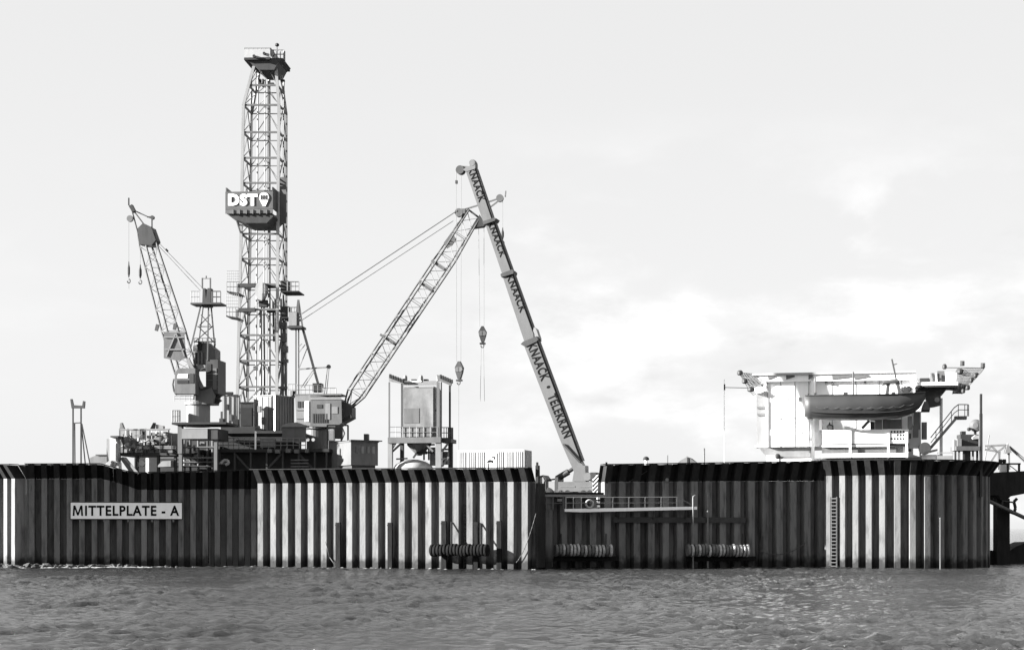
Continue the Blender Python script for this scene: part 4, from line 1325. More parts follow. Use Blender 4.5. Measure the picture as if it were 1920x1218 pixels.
# boom: chords run from the foot to the head, stations across its axis
def bq(cx, cy, w, off, hd):
    nx, ny = 0.83, 0.557          # across the boom in the picture
    a = (cx - nx * w / 2, cy - ny * w / 2); b = (cx + nx * w / 2, cy + ny * w / 2)
    return (F.pt(a[0] - off, a[1], hd), F.pt(a[0] + off, a[1], -hd), F.pt(b[0] - off, b[1], hd), F.pt(b[0] + off, b[1], -hd))
st = [bq(650, 766, 9, 2.0, 0.5), bq(668, 737, 28, 3.8, 0.75), bq(838, 482, 30, 3.4, 0.7), bq(888, 401, 25, 1.6, 0.4)]
lattice(t, st, [1, 15, 4], 0.095, 0.032, 'dark', 'light')
for cx, cy in ((727, 636), (823, 498), (800, 538)):
    a, b = bq(cx, cy, 29, 0, 0.0)[0], bq(cx, cy, 29, 0, 0.0)[2]
    MB().beam(a, b, 0.25, 1.4, F.V).build('boom_joint', 'mid', t)
MB().prism(F, [(832, 455), (846, 436), (856, 448), (848, 460), (838, 466)], -0.4, -0.3).build('gusset_plate', 'mid', t)
MB().prism(F, [(884, 427), (897, 407), (899, 402), (910, 420), (906, 424)], -0.5, 0.5).build('head_plate', 'dark', t)
MB().beam(F.pt(877, 392), F.pt(898, 408), 0.18).build('head_bar', 'dark', t)
for a, b in (((866, 394), (893, 386)), ((893, 386), (936, 372)), ((916, 391), (938, 374))):
    MB().beam(F.pt(*a, 0), F.pt(*b, 0), 0.14).build('fly_jib_strut', 'mid', t)
MB().lathe(F.pt(937, 371, -.2), [(.38, 0), (.38, .4)], 14, F.V).build('sheave', 'mid', t)
MB().lathe(F.pt(860, 398, -.3), [(.42, 0), (.42, .6)], 14, F.V).build('sheave', 'mid', t)
MB().fbox(F, 863, 872, 391, 400, -.3, .3).build('pendant_bridle', 'mid', t)
MB().beam(F.pt(948.5, 358, 0), F.pt(947.5, 369, 0), 0.13).build('limit_switch', 'light', t)
MB().tube(F.pt(857, 395, -.3), F.pt(566, 588, -.3), 0.05, 5).build('pendant_line', 'rope', t)
MB().tube(F.pt(850, 414, .3), F.pt(566, 600, .3), 0.035, 5).build('pendant_line', 'rope', t)
hook_block(F, 904.5, 425, 611, 641, 15, 'dark hook block with slings hanging between the two booms', 0.0, ((-7, -5), (3, 3)), (752, (-4, 4)), 'sheave')
hook_block(F, 942.5, 374, 427, 449, 5, 'small dark whip hook hanging right of the telescopic boom head', 0.0, ((0, 0),))

# ------------------------------------------------------------------ silo tower
dT = 167.0
F = Plane(790, dT, 9)
t = thing('silo_tower', 'steel frame tower carrying a grey tank with floodlight arms', 'tower', onpx(790, dT))
T = dict(v0=0.0, v1=3.4)
for x, v, y0, y1, w, m in ((731, 0, 829, 931, 8, 'light'), (821.5, 0, 829, 931, 10, 'light'), (753, 3.6, 829, 931, 6, 'mid'), (844, 3.6, 822, 931, 7.5, 'dark')):
    MB().fbox(F, x - w / 2, x + w / 2, y0, y1, v, v + .5).build('leg', m, t)
MB().fbox(F, 727, 826, 819, 830, -0.1, 0.4).build('platform_beam', 'mid', t)
MB().fbox(F, 727, 848, 820.5, 828, 3.4, 4.0).build('platform_beam', 'dark', t)
MB().fbox(F, 727, 826, 822, 826, 0.41, 3.39).build('platform', 'dark', t)
MB().fbox(F, 826.5, 846, 822, 829, 0.6, 3.3).build('side_gallery', 'dark', t)
for x, v, m, w in ((730, 0, 'light', .16), (754, 0.2, 'mid', .22), (821.5, 0.1, 'light', .3), (827.5, 0.3, 'light', .12), (843.5, 3.6, 'dark', .2)):
    MB().beam(F.pt(x, 820, v), F.pt(x, 716 if x < 840 else 722, v), w).build('upright', m, t)
MB().fbox(F, 755, 820, 714, 721, 0, 0.3).build('top_beam', 'light', t)
MB().prism(F, [(729, 706), (757, 714.5), (757, 719.5), (729, 714)], -0.1, 0.15).build('lamp_arm', 'light', t)
MB().prism(F, [(819, 702), (847, 713), (846, 723), (820, 712)], -0.1, 0.15).build('lamp_arm', 'mid', t)
MB().beam(F.pt(844, 721, 0), F.pt(843.5, 722, 3.6), .16).build('top_beam', 'mid', t)
for i in range(6):
    a = (731 + i * 4.6, 703.5 + i * 1.8)
    MB().fbox(F, a[0] - 1.6, a[0] + 1.6, a[1] - 2.5, a[1] + 4.5, -0.5, -0.12).build('floodlight', 'black', t)
    b = (826 + i * 4.1, 704.5 + i * 1.8)
    MB().fbox(F, b[0] - 1.5, b[0] + 1.5, b[1] - 2.5, b[1] + 4.5, -0.5, -0.12).build('floodlight', 'black', t)
for x in (760, 789.5, 822):
    p = F.pt(x, 714, 0.3)
    MB().lathe(p, [(.2, 0), (.2, .35), (.16, .5), (.04, .58)], 12).build('dome_lamp', 'light', t)
MB().fbox(F, 771, 780, 710.5, 716, .3, .8).build('junction_box', 'black', t)
MB().fbox(F, 794, 802, 710.5, 713.5, .3, .8).build('junction_box', 'black', t)
MB().fbox(F, 758, 790, 713.5, 715.5, -0.06, -.003).build('light_bar', 'white', t)
MB().fbox(F, 756.5, 812, 727, 818, .05, 3.2).build('tank', 'tank', t)
MB().fbox(F, 812.2, 816, 727, 818, .15, 3.2).build('tank_edge', 'mid', t)
MB().fbox(F, 757.5, 786, 765, 793, .02, .046).build('patch_plate', 'mid', t)
MB().fbox(F, 789, 811, 802, 817.5, .02, .046).build('patch_plate', 'mid', t)
MB().fbox(F, 757, 813, 724, 727, .02, 3.3).build('tank_lid', 'light', t)
MB().lathe(F.pt(816, 768, .4), [(.16, 0), (.16, .2)], 10, F.V).build('valve', 'dark', t)
railing(F, 729, 820, 800, 820, 7, -0.05, t, 'galv', 0.03, 1)
railing(F, 828, 846, 801, 821, 4, 0.6, t, 'mid', 0.04, 1)
MB().fbox(F, 839.5, 848.5, 801, 822, 3.0, 3.4).build('gallery_cabinet', 'dark', t)
for a, b in (((737, 829), (745, 845)), ((815, 829), (806, 845))):
    pass
MB().prism(F, [(735, 829), (743, 829), (735, 842)], 0.05, 0.4).build('knee_plate', 'mid', t)
MB().fbox(F, 750, 756, 829.5, 862, 1.6, 2.0).build('discharge_pipe', 'dark', t)
MB().beam(F.pt(743, 860, 1.5), F.pt(764, 859, 1.5), .14).build('pipe', 'mid', t)
mb = MB()
for a, b in (((784, 834), (784, 850)), ((784, 834), (815, 833)), ((784, 848), (815, 848)), ((804, 833), (804, 862)), ((775, 858), (783, 846)), ((795, 848), (795, 862)), ((829, 842), (840, 842)), ((829, 862), (840, 855))):
    mb.beam(F.pt(*a, 1.5), F.pt(*b, 1.5), .17)
mb.build('pipework', 'black', t)
MB().fbox(F, 790, 800, 845, 851, 1.2, 1.5).build('valve', 'black', t)
MB().lathe(F.pt(786, 829, 2.0) - Vector((0, 0, 1.3)), [(.25, 0), (1.2, 1.0), (1.25, 1.28)], 14).build('hopper', 'mid', t)
for a, b in (((736, 846), (752, 831)), ((812, 846), (798, 831)), ((829, 846), (840, 831)), ((829, 874), (841, 856))):
    MB().beam(F.pt(*a, .3), F.pt(*b, .3), .18).build('brace', 'mid', t)
MB().fbox(F, 806, 815, 838, 872, 1.8, 2.6).build('control_cabinet', 'mid', t)
MB().fbox(F, 829, 839, 846, 870, 2.0, 3.0).build('control_cabinet', 'dark', t)
# dome-topped silo under the tower
p = P(775, 900, dT + 2.3)
mb = MB()
s = (dT + 2.3) / FPX
mb.lathe((p.x, p.y, zdeck), [(2.0, 0), (2.0, P(0, 876, dT).z - zdeck), (1.75, P(0, 869, dT).z - zdeck), (1.2, P(0, 863, dT).z - zdeck), (0.5, P(0, 859.5, dT).z - zdeck), (0.1, P(0, 859, dT).z - zdeck)], 28)
tag(mb.build('dome_tank', 'offwhite', smooth=True), 'pale dome-topped tank under the silo tower', 'tank')

# ------------------------------------------------------------------ white container with black mark
F = Plane(857, 164, 16)
t = thing('shipping_container', 'white ribbed container with a black mark behind the sunlit wall', 'container', F.pt(920, 931))
ua, ub = F.u(858), F.u(984)
zt, zb = F.pt(920, 845).z, F.pt(920, 931).z
MB().ubox(F, ua, ub, 0, 2.4, zb, zt).build('body', 'offwhite', t)
rib = None
n = 34
for i in range(n):
    u0 = ua + 0.12 + (ub - ua - .3) * i / n
    x = 960 + FPX * F.at(u0, 0, 0).x / F.at(u0, 0, 0).y
    if 910 < x < 931 or i % 5 == 4: continue
    if rib is None:
        u00 = u0
        rib = MB().ubox(F, u0, u0 + .1, -.055, -.003, zb + .1, zt - .1).build('rib', 'offwhite', t)
    else:
        o = rib.copy(); C.objects.link(o); o.parent = t; o.location = F.U * (u0 - u00)
MB().ubox(F, ub - .12, ub + .02, -.07, 2.42, zb, zt + .06).build('corner_post', 'light', t)
MB().ubox(F, ub + .021, ub + .06, .1, 2.3, zb + .1, zt - .1).build('door', 'light', t)
MB().ubox(F, ua, ub - .13, -.07, .03, zt + .002, zt + .08).build('top_rail', 'white', t)
mk = MB().fbox(F, 911.5, 931, 849, 880, -.06, -.01).build('mark_panel', 'white', t)
mb = MB()
mb.prism(F, [(913, 864), (918, 861), (924, 862), (924, 869), (921, 866), (913, 867)], -.09, -.065)
mb.prism(F, [(920, 855), (926, 854), (928, 857), (927, 861), (925, 861), (926, 857), (921, 857)], -.09, -.065)
mb.prism(F, [(915, 867.5), (917, 867.5), (916, 880), (914.5, 880)], -.09, -.065)
mb.build('mark', 'letter', mk)

# ------------------------------------------------------------------ telescopic mobile crane
dK = 162.9
F = Plane(1080, dK, 15)
t = thing('telescopic_crane', 'mobile crane with tall pale lettered telescopic boom standing in the wall opening', 'mobile crane', onpx(1075, dK))
# carrier
MB().fbox(F, 1005, 1131, 919, 925.2, -1.2, 1.4).build('chassis', 'dark', t)
MB().fbox(F, 1046.5, 1113, 902.5, 921, -1.3, 1.2).build('superstructure', 'boom', t)
MB().fbox(F, 1025, 1040, 902, 919, -1.2, 1.2).build('engine_cover', 'light', t)
MB().fbox(F, 1040.3, 1046.2, 894, 921, -1.25, 1.1).build('slewing_frame', 'dark', t)
cb = MB().prism(F, [(1004, 919), (1006, 893), (1018, 890), (1024, 898), (1024, 931), (1020, 919)], -1.3, 0.9).build('cab', 'dark', t)
MB().prism(F, [(1010, 906), (1012, 895), (1018, 894), (1021, 900), (1019, 906)], -1.35, -1.305).build('window', 'light', cb)
for x in (1014, 1026, 1052, 1064, 1094, 1106):
    MB().lathe(F.pt(x, 924, -1.3), [(.3, 0), (.55, .05), (.58, .15), (.58, .45), (.3, .5)], 18, F.V).build('wheel', 'black', t)
t_txt = F.pt(1052, 914.5, -1.31), F.pt(1110, 914.5, -1.31), F.pt(1052, 910.5, -1.31)
MB().fbox(F, 1050, 1078, 910.8, 913, -1.33, -1.303).build('side_stripe', 'mid', t)
MB().fbox(F, 1086, 1108, 910.8, 913, -1.33, -1.303).build('side_stripe', 'mid', t)
# counterweight with hazard stripes
cw = MB().prism(F, [(1111.5, 893), (1125, 888), (1127.5, 889), (1127, 916), (1118, 924), (1111.5, 922)], -1.5, 1.3).build('counterweight', 'white', t)
ol = [(1111.5, 893), (1125, 888), (1127.5, 889), (1127, 916), (1118, 924), (1111.5, 922)]
def clip(poly, ax, by, c, keep):
    out = []
    for (x0, y0), (x1, y1) in zip(poly, poly[1:] + poly[:1]):
        s0, s1 = (ax * x0 + by * y0 - c) * keep, (ax * x1 + by * y1 - c) * keep
        if s0 >= 0: out.append((x0, y0))
        if (s0 >= 0) != (s1 >= 0):
            k = s0 / (s0 - s1)
            out.append((x0 + (x1 - x0) * k, y0 + (y1 - y0) * k))
    return out
for i in range(12):
    c0 = 1111 + 0.9 * 888 - 2 + i * 7.0
    pl = clip(clip(ol, 1, .9, c0, 1), 1, .9, c0 + 3.6, -1)
    if len(pl) > 2: MB().prism(F, pl, -1.53, -1.503).build('hazard_stripe', 'black', cw)
MB().fbox(F, 1128, 1136, 888, 925, -.6, 1.3).build('rear_plate', 'dark', t)
MB().prism(F, [(1112, 925), (1120, 923), (1132, 915), (1132, 920), (1122, 926)], -1.3, 1.0).build('ballast_arm', 'black', t)
MB().lathe(F.pt(1101, 893, -.9), [(.38, 0), (.38, 1.6)], 16, F.V).build('winch_drum', 'mid', t)
MB().fbox(F, 1107, 1117, 885, 902, -1.0, .8).build('winch_frame', 'black', t)
# turntable housing and lift ram
MB().prism(F, [(1073, 902), (1076, 884), (1082, 872), (1097, 872), (1098, 902)], -.75, .75).build('boom_foot', 'boom', t)
MB().tube(F.pt(1044, 897, -.2), F.pt(1066, 884, -.2), .3, 12).build('lift_ram', 'dark', t)
MB().tube(F.pt(1066, 884, -.2), F.pt(1082, 873, -.2), .19, 12).build('ram_rod', 'black', t)
MB().beam(F.pt(1024, 900, 0), F.pt(1046, 897, 0), .14).build('strut', 'dark', t)
# boom sections: front face outline, extruded
secs = [
    ('boom_section', [(980, 641), (1003.5, 634), (1088, 862), (1098, 884), (1096, 892), (1082, 896), (1070, 870), (1052, 829)], .62),
    ('boom_section', [(942, 517), (958.5, 511), (1000, 626), (1001, 640), (984, 643)], .55),
    ('boom_section', [(909, 418), (923, 412.5), (957, 507), (959, 514), (943, 518)], .48),
    ('boom_section', [(873, 320), (889, 314), (921, 409), (922, 415), (907, 419)], .42),
]
tx = [('KNAACK  \u2022  TELEKRAN', (988, 648), (1057, 822), .72), ('KNAACK', (949, 519), (975, 587), .75), ('KNAACK', (914.5, 419), (938, 483), .75), ('KNAACK', (877, 318), (898, 380), .75)]
for (nm, ol, hw), (s, a, b, fr) in zip(secs, tx):
    sec = MB().prism(F, ol, -hw, hw).build(nm, 'boom', t)
    # darker back flange along the right edge
    r0, r1 = (ol[1], ol[2])
    MB().prism(F, [(r0[0] + .6, r0[1]), (r0[0] + 4.2, r0[1] + 1), (r1[0] + 4.2, r1[1] + 1), (r1[0] + .6, r1[1])], -hw * .8, hw * .9).build('top_flange', 'dark', sec)
    pa, pb = F.pt(*a, -hw - .003), F.pt(*b, -hw - .003)
    u = pb - pa
    l0, l1 = ol[0], ol[1]
    wv = (F.pt(*l1, -hw) - F.pt(*l0, -hw))
    wv = wv - u.normalized() * wv.dot(u.normalized())
    lettering(s, pa, u, wv * fr, .02, 'letter', sec, 0.024)
for pts in ([(976, 645), (981, 640), (1006, 630), (1009, 636), (1006, 640), (985, 650)], [(938, 514), (941, 512), (960, 505), (963, 508), (962, 513), (940, 519.5)], [(904, 415), (926, 408), (930, 409), (927, 414), (907, 421)]):
    MB().prism(F, pts, -.72, .7).build('boom_collar', 'dark', t)
MB().prism(F, [(998, 626), (1001, 613), (1005, 616), (1011, 634), (1006, 636)], -.5, .5).build('boom_collar', 'light', t)
MB().beam(F.pt(1056, 832, -.75), F.pt(1087, 866, -.75), .16).build('cable_reel_arm', 'dark', t)
# boom head
MB().prism(F, [(868, 318), (873, 314), (880, 312), (884, 299), (888, 299), (891, 306), (891, 316), (874, 322)], -.45, .45).build('boom_head', 'mid', t)
MB().lathe(F.pt(862, 318, -.35), [(.42, 0), (.42, .7)], 14, F.V).build('head_sheave', 'dark', t)
MB().lathe(F.pt(885, 305, -.47), [(.3, 0), (.3, .94)], 14, F.V).build('head_sheave', 'mid', t)
MB().beam(F.pt(862, 314), F.pt(878, 315), .3).build('head_arm', 'mid', t)
MB().tube(F.pt(855.5, 322, 0), F.pt(855.5, 343, 0), .03, 4).build('limit_chain', 'mid', t)
MB().fbox(F, 853.5, 857, 338, 344, -.12, .12).build('limit_weight', 'black', t)
hook_block(F, 860, 326, 677, 710, 15, 'grey-black striped hook block hanging beside the silo tower', 0.0, ((-4.5, -4), (5, 4)), (846, (0,)), 'sheave')
# ------------------------------------------------------------------ white quarters block with helideck
dQ = 171.0
F = Plane(1436, dQ, 12)
t = thing('quarters_block', 'white accommodation block with helicopter deck on top', 'building', onpx(1560, dQ))
ua, ub = F.u(1436), F.u(1727)
zq = lambda px, y, v=0: F.pt(px, y, v).z
z0, z1 = zq(1480, 837), zq(1480, 714)
MB().ubox(F, ua, ub, 0.0, 9.0, z0, z1).build('wall', 'white', t)
# left gallery: grey recessed side
MB().fbox(F, 1419, 1435.5, 728, 836, 1.5, 2.2).build('side_wall', 'light', t)
for y in (762, 775): MB().fbox(F, 1420, 1435.3, y, y + 4, 1.4, 1.497).build('louvre', 'mid', t)
MB().prism(F, [(1413, 728), (1436, 722), (1436, 732), (1418, 738)], 1.0, 3.0).build('gallery_roof', 'white', t)
MB().fbox(F, 1416, 1436, 834.5, 838, 0.6, 3.0).build('gallery_floor', 'white', t)
# plinth
MB().prism(F, [(1422, 838.2), (1520, 838.2), (1520, 857), (1438, 857)], 0.5, 8.5).build('plinth', 'light', t)
MB().fbox(F, 1437, 1460, 853, 929, -0.3, 0.5).build('foot', 'white', t)
MB().fbox(F, 1460.5, 1540, 859, 929, -0.2, 0.5).build('foot', 'white', t)
MB().lathe(F.pt(1458, 855, -.4), [(.1, 0), (.28, .1), (.28, .4), (.1, .5)], 12, F.V).build('vent_cowl', 'black', t)
for x in (1496, 1508, 1517): MB().fbox(F, x - 3, x + 3, 837.5, 839.3, -.05, -.003).build('slot', 'black', t)
MB().fbox(F, 1455, 1490, 782, 785, -.06, -.003).build('ledge', 'offwhite', t)
for x, y in ((1429, 722), (1549, 717), (1622, 716), (1560, 719)):
    MB().lathe(F.pt(x, y, -.25), [(.1, 0), (.14, .2)], 8, F.V).build('wall_lamp', 'mid', t)
for x in (1521,): MB().fbox(F, x, x + 6, 706, 929, -.5, -.1).build('column', 'white', t)
for x in (1713,): MB().fbox(F, x, x + 12, 772, 929, -.8, -.2).build('column', 'light', t)
for x in (1463, 1490, 1516, 1560, 1604, 1648, 1690):
    MB().ubox(F, F.u(x), F.u(x) + .05, -.04, -.003, z0, z1 - .02).build('seam', 'light', t)
for y in (744, 806):
    for x in (1448, 1474, 1500):
        w = MB().fbox(F, x - 4, x + 4, y, y + 9, -.05, -.003).build('window', 'white', t)
        MB().fbox(F, x - 3, x + 3, y + 1, y + 8, -.06, -.052).build('pane', 'offwhite', w)
MB().tube(F.pt(1438.5, 716, -.1), F.pt(1438.5, 836, -.1), .06, 6).build('drain_pipe', 'light', t)
# helideck
hd = MB().prism(F, [(1412, 703.5), (1717, 699), (1717, 712), (1432, 715)], -0.5, 10.0).build('helideck', 'white', t)
MB().fbox(F, 1410, 1717, 697, 701.2, -0.7, 10.2).build('deck_edge', 'offwhite', t)
for x0, x1 in ((1440, 1453), (1474, 1490), (1516, 1524), (1560, 1602), (1602, 1630)):
    MB().prism(F, [(x0, 701.5), (x1, 703.5), (x1, 706), (x0, 711)], -0.6, -0.51).build('gusset', 'mid', t)
# safety net at the left edge
mb = MB()
netL = [(1386, 699), (1404, 731), (1432, 714), (1412, 700)]
def netpanel(q, n, m, v0, v1, mb):
    a, b, c, d = [F.pt(*p, v0) for p in q]
    for i in range(n + 1):
        mb.tube(a.lerp(b, i / n), d.lerp(c, i / n), .03, 4)
    for j in range(m + 1):
        mb.tube(a.lerp(d, j / m), b.lerp(c, j / m), .03, 4)
    o = F.V * (v1 - v0)
    for p in (a, b, c, d): mb.tube(p, p + o, .05, 4)
    for i in range(n + 1): mb.tube(a.lerp(b, i / n) + o, d.lerp(c, i / n) + o, .03, 4)
netpanel(netL, 10, 6, -0.5, 6, mb)
mb.build('safety_net', 'net', t)
for x, y, r in ((1387.5, 699.5, .3), (1396.5, 715, .3), (1408, 730.5, .36)):
    MB().lathe(F.pt(x, y, -0.6) - Vector((0, 0, .2)), [(r * .6, 0), (r, .1), (r, .35), (r * .5, .5)], 9).build('net_lamp', 'dark', t)
# right-hand platform and net
MB().fbox(F, 1716, 1796, 716, 722, -2.2, 2.0).build('platform_edge', 'white', t)
MB().fbox(F, 1716, 1796, 722.2, 725.5, -2.1, 2.0).build('platform_beam', 'black', t)
MB().prism(F, [(1716, 725.7), (1777, 725.7), (1768, 737), (1750, 746), (1716, 743)], -1.0, 2.0).build('platform_support', 'dark', t)
MB().fbox(F, 1725, 1743, 708.5, 715.7, -1.5, 0).build('equipment_box', 'black', t)
MB().fbox(F, 1744, 1757, 699, 715.7, -1.5, 0).build('equipment_box', 'light', t)
MB().fbox(F, 1757.5, 1771, 695, 715.7, -1.4, 0).build('equipment_box', 'mid', t)
MB().fbox(F, 1772, 1793, 697, 715.7, -1.4, 0).build('equipment_box', 'white', t)
MB().beam(F.pt(1756, 716, -1.7), F.pt(1755, 699, -1.7), .14).build('rail_post', 'white', t)
MB().beam(F.pt(1770, 689, -1), F.pt(1843, 690, -1), .1).build('net_boom', 'mid', t)
mb = MB()
netpanel([(1796, 690), (1845, 690), (1808, 731), (1790, 731)], 16, 14, -1.6, 3, mb)
mb.build('safety_net', 'net', t)
MB().beam(F.pt(1777, 729, -1), F.pt(1806, 732, -1), .2).build('net_boom', 'mid', t)
MB().beam(F.pt(1843, 691, -1.6), F.pt(1806, 733, -1.6), .12).build('net_boom', 'light', t)
for x, y, r in ((1771, 688, .22), (1800, 697, .32), (1829, 704, .2), (1821, 713, .18), (1814, 727, .25), (1806, 733, .2)):
    MB().lathe(F.pt(x, y, -1.7) - Vector((0, 0, .2)), [(r * .6, 0), (r, .1), (r, .35), (r * .5, .5)], 9).build('net_lamp', 'dark', t)
for x, y in ((1804.5, 680), (1843, 684)):
    MB().fbox(F, x - 4, x + 4, y - 4, y + 4.5, -1.9, -1.2).build('floodlight', 'mid', t)
    MB().fbox(F, x, x + 3.5, y - 3, y + 4, -1.95, -1.91).build('glass', 'black', t)

# lower lifeboat deck
t = thing('boat_deck', 'white boat deck with railings and grilles below the lifeboat', 'deck', F.pt(1610, 862, -3))
MB().fbox(F, 1542, 1704, 805, 831, -2.6, -0.3).build('parapet', 'white', t)
MB().fbox(F, 1541, 1703, 831.2, 833.2, -2.5, -0.3).build('recess', 'mid', t)
MB().fbox(F, 1541, 1664, 833.5, 837, -2.55, -.3).build('ledge', 'white', t)
MB().fbox(F, 1541, 1703, 837.2, 849, -2.2, -.3).build('recess_panel', 'mid', t)
MB().fbox(F, 1541, 1704, 849.3, 857, -2.7, -.3).build('deck_beam', 'white', t)
MB().fbox(F, 1541, 1727, 857.3, 929, -2.2, -.2).build('underframe', 'mid', t)
MB().fbox(F, 1704.3, 1727, 805, 857, -2.0, -.9).build('end_panel', 'offwhite', t)
for x in (1594, 1665.5, 1700): MB().fbox(F, x - 2, x + 2, 804, 857.2, -2.75, -2.55).build('post', 'white', t)
gr = MB().fbox(F, 1667.5, 1699, 805, 826, -2.64, -2.605).build('grille', 'white', t)
rr = random.Random(3)
for iy, y in enumerate((807, 813.5, 820)):
    for ix in range(5):
        if rr.random() < .2: continue
        MB().fbox(F, 1670 + ix * 5.6, 1673.6 + ix * 5.6, y, y + 4, -2.66, -2.645).build('grille_slot', 'black', gr)
for x0, x1, y0, y1, m in ((1711.5, 1722, 797, 820, 'mid'), (1704.8, 1708, 812, 822, 'black'), (1701, 1709, 841, 846, 'black')):
    MB().fbox(F, x0, x1, y0, y1, -2.05, -2.003).build('panel', m, t)
# winches and davit feet under the boat
for x0, x1, y0, y1, m in ((1655, 1690, 786, 803, 'mid'), (1632, 1640, 790, 804.8, 'dark'), (1640.5, 1654, 786, 804.8, 'light'), (1536, 1541, 781, 806, 'light'), (1702, 1710, 780, 804.8, 'light')):
    MB().fbox(F, x0, x1, y0, y1, -1.8, -1.0).build('cradle_post', m, t)
MB().beam(F.pt(1616, 803, -1.5), F.pt(1630, 788, -1.5), .3).build('cradle_strut', 'light', t)
t2 = thing('boat_winch', 'small black winch on the white deck under the lifeboat stern', 'winch', F.pt(1557, 806, -2))
MB().prism(F, [(1549.5, 799), (1553, 795), (1556, 790), (1557, 795), (1562, 797), (1563, 805), (1552, 805)], -2.2, -1.6).build('housing', 'black', t2)
MB().lathe(F.pt(1557, 801, -2.35), [(.2, 0), (.2, .14)], 10, F.V).build('drum', 'dark', t2)

# lifeboat
L0 = Plane(1510, 166.5, 8)
p0, p1 = L0.pt(1509, 760), L0.pt(1735, 760)
Lb = (p1 - p0).length
ax = (p1 - p0).normalized()
sd = Vector((ax.y, -ax.x, 0))          # towards the viewer
zsh = lin((0, 743), (.55, 742), (.8, 740), (1, 735))
zke = lin((0, 781), (.08, 784), (.15, 786), (.35, 787.5), (.6, 787), (.78, 783), (.9, 774), (.97, 761), (1, 746))
bw = lin((0, 1.15), (.1, 1.35), (.35, 1.6), (.6, 1.5), (.8, 1.05), (.92, .5), (1, .06))
t = thing('lifeboat', 'grey open lifeboat with small wheel shelter hanging in front of the quarters', 'lifeboat', L0.pt(1620, 787))
mb = MB()
ns, npf = 22, 11
zpx = lambda y: CAMZ + (HOR - y) / FPX * 166.0
grid = []
for i in range(ns + 1):
    s = i / ns
    row = []
    zs, zk, b = zpx(zsh(s)), zpx(zke(s)), bw(s)
    for j in range(npf):
        a = math.pi * j / (npf - 1)
        yy = math.cos(a); zr = math.sin(a)
        off = b * (abs(yy) ** .55) * (1 if yy >= 0 else -1)
        row.append(p0 + ax * (s * Lb) + sd * off + Vector((0, 0, (zs - (zs - zk) * zr ** .6) - p0.z)))
    grid.append(row)
vs = [p for r in grid for p in r]
fs = []
for i in range(ns):
    for j in range(npf - 1):
        k = i * npf + j
        fs.append((k, k + 1, k + npf + 1, k + npf))
fs.append(tuple(range(npf)))
fs.append(tuple(ns * npf + j for j in reversed(range(npf))))
for i in range(ns):
    k = i * npf
    fs.append((k, k + npf, k + npf + npf - 1, k + npf - 1))
mb.add(vs, fs)
hull = mb.build('hull', 'hull', t, smooth=False)
hull.data.polygons.foreach_set('use_smooth', [i < ns * (npf - 1) for i in range(len(hull.data.polygons))])
for sgn in (0, npf - 1):
    MB().path([grid[i][sgn] + Vector((0, 0, .04)) for i in range(ns + 1)], .06, 6).build('gunwale', 'dark', t)
for lvl, m in ((2, 'dark'),):
    MB().path([grid[i][lvl] + sd * .05 for i in range(1, ns)], .05, 5).build('rubbing_strake', 'hull', t)
pts = []
for i in range(2, ns - 2):
    for k in range(4):
        q = grid[i][1].lerp(grid[i + 1][1], k / 4)
        pts.append(q + sd * 0.06 - Vector((0, 0, 0.16 * math.sin(math.pi * ((i % 2) * 4 + k) / 8))))
MB().path(pts, 0.018, 4).build('grab_line', 'mid', t)
MB().prism(L0, [(1511, 770), (1516, 770), (1524, 776), (1524, 788), (1514, 786)], -.1, .05).build('rudder', 'mid', t)
for px, py, w in ((1516, 741, 3), (1529, 740, 4), (1586, 739, 8), (1700, 737, 12), (1676, 738, 6)):
    MB().fbox(L0, px - w / 2, px + w / 2, py - 4, py + 5, -.6, .3).build('fitting', 'dark', t)
MB().tube(L0.pt(1529, 742, 0), L0.pt(1529, 706, 0), .07).build('fall_wire', 'galv', t)
MB().tube(L0.pt(1600, 742, 0), L0.pt(1600, 697, 0), .09).build('fall_wire', 'mid', t)
for a, b in (((1663, 740), (1666, 716)), ((1687, 738), (1682, 714)), ((1657, 716), (1684, 713))):
    MB().beam(L0.pt(*a, -.4), L0.pt(*b, -.4), .3).build('shelter_frame', 'mid', t)
    MB().beam(L0.pt(*a, .9), L0.pt(*b, .9), .3).build('shelter_frame', 'mid', t)
MB().prism(L0, [(1655, 717.5), (1684, 713), (1684, 716), (1656, 720)], -.7, 1.2).build('shelter_roof', 'dark', t)
MB().beam(L0.pt(1681, 714), L0.pt(1672, 673), .15).build('mast', 'mid', t)
MB().beam(L0.pt(1674, 684), L0.pt(1682, 681.5), .1).build('yard', 'mid', t)
for px, py in ((1697, 729), (1704, 728), (1700, 735)):
    MB().lathe(L0.pt(px, py, -.5), [(.2, 0), (.28, .1), (.28, .3)], 10, L0.V).build('engine_part', 'dark', t)
MB().fbox(L0, 1690, 1712, 726, 738, -.3, .5).build('engine_box', 'white', t)
# davit and hooks at the bow
t = thing('boat_davit', 'dark boat davit arm and hooks under the platform at the lifeboat bow', 'davit', F.pt(1748, 771, -1.5))
MB().prism(F, [(1735, 743), (1764, 740), (1764, 759), (1752, 762), (1738, 764)], -1.8, -.9).build('arm', 'dark', t)
MB().prism(F, [(1727, 766), (1733, 752), (1739, 752), (1744, 766), (1743, 771), (1728, 771)], -1.9, -1.2).build('hook_gear', 'mid', t)
MB().fbox(F, 1727, 1743, 768, 771.5, -1.95, -1.1).build('lower_block', 'black', t)
MB().lathe(F.pt(1757, 749, -1.9), [(.25, 0), (.25, .2)], 10, F.V).build('sheave', 'light', t)

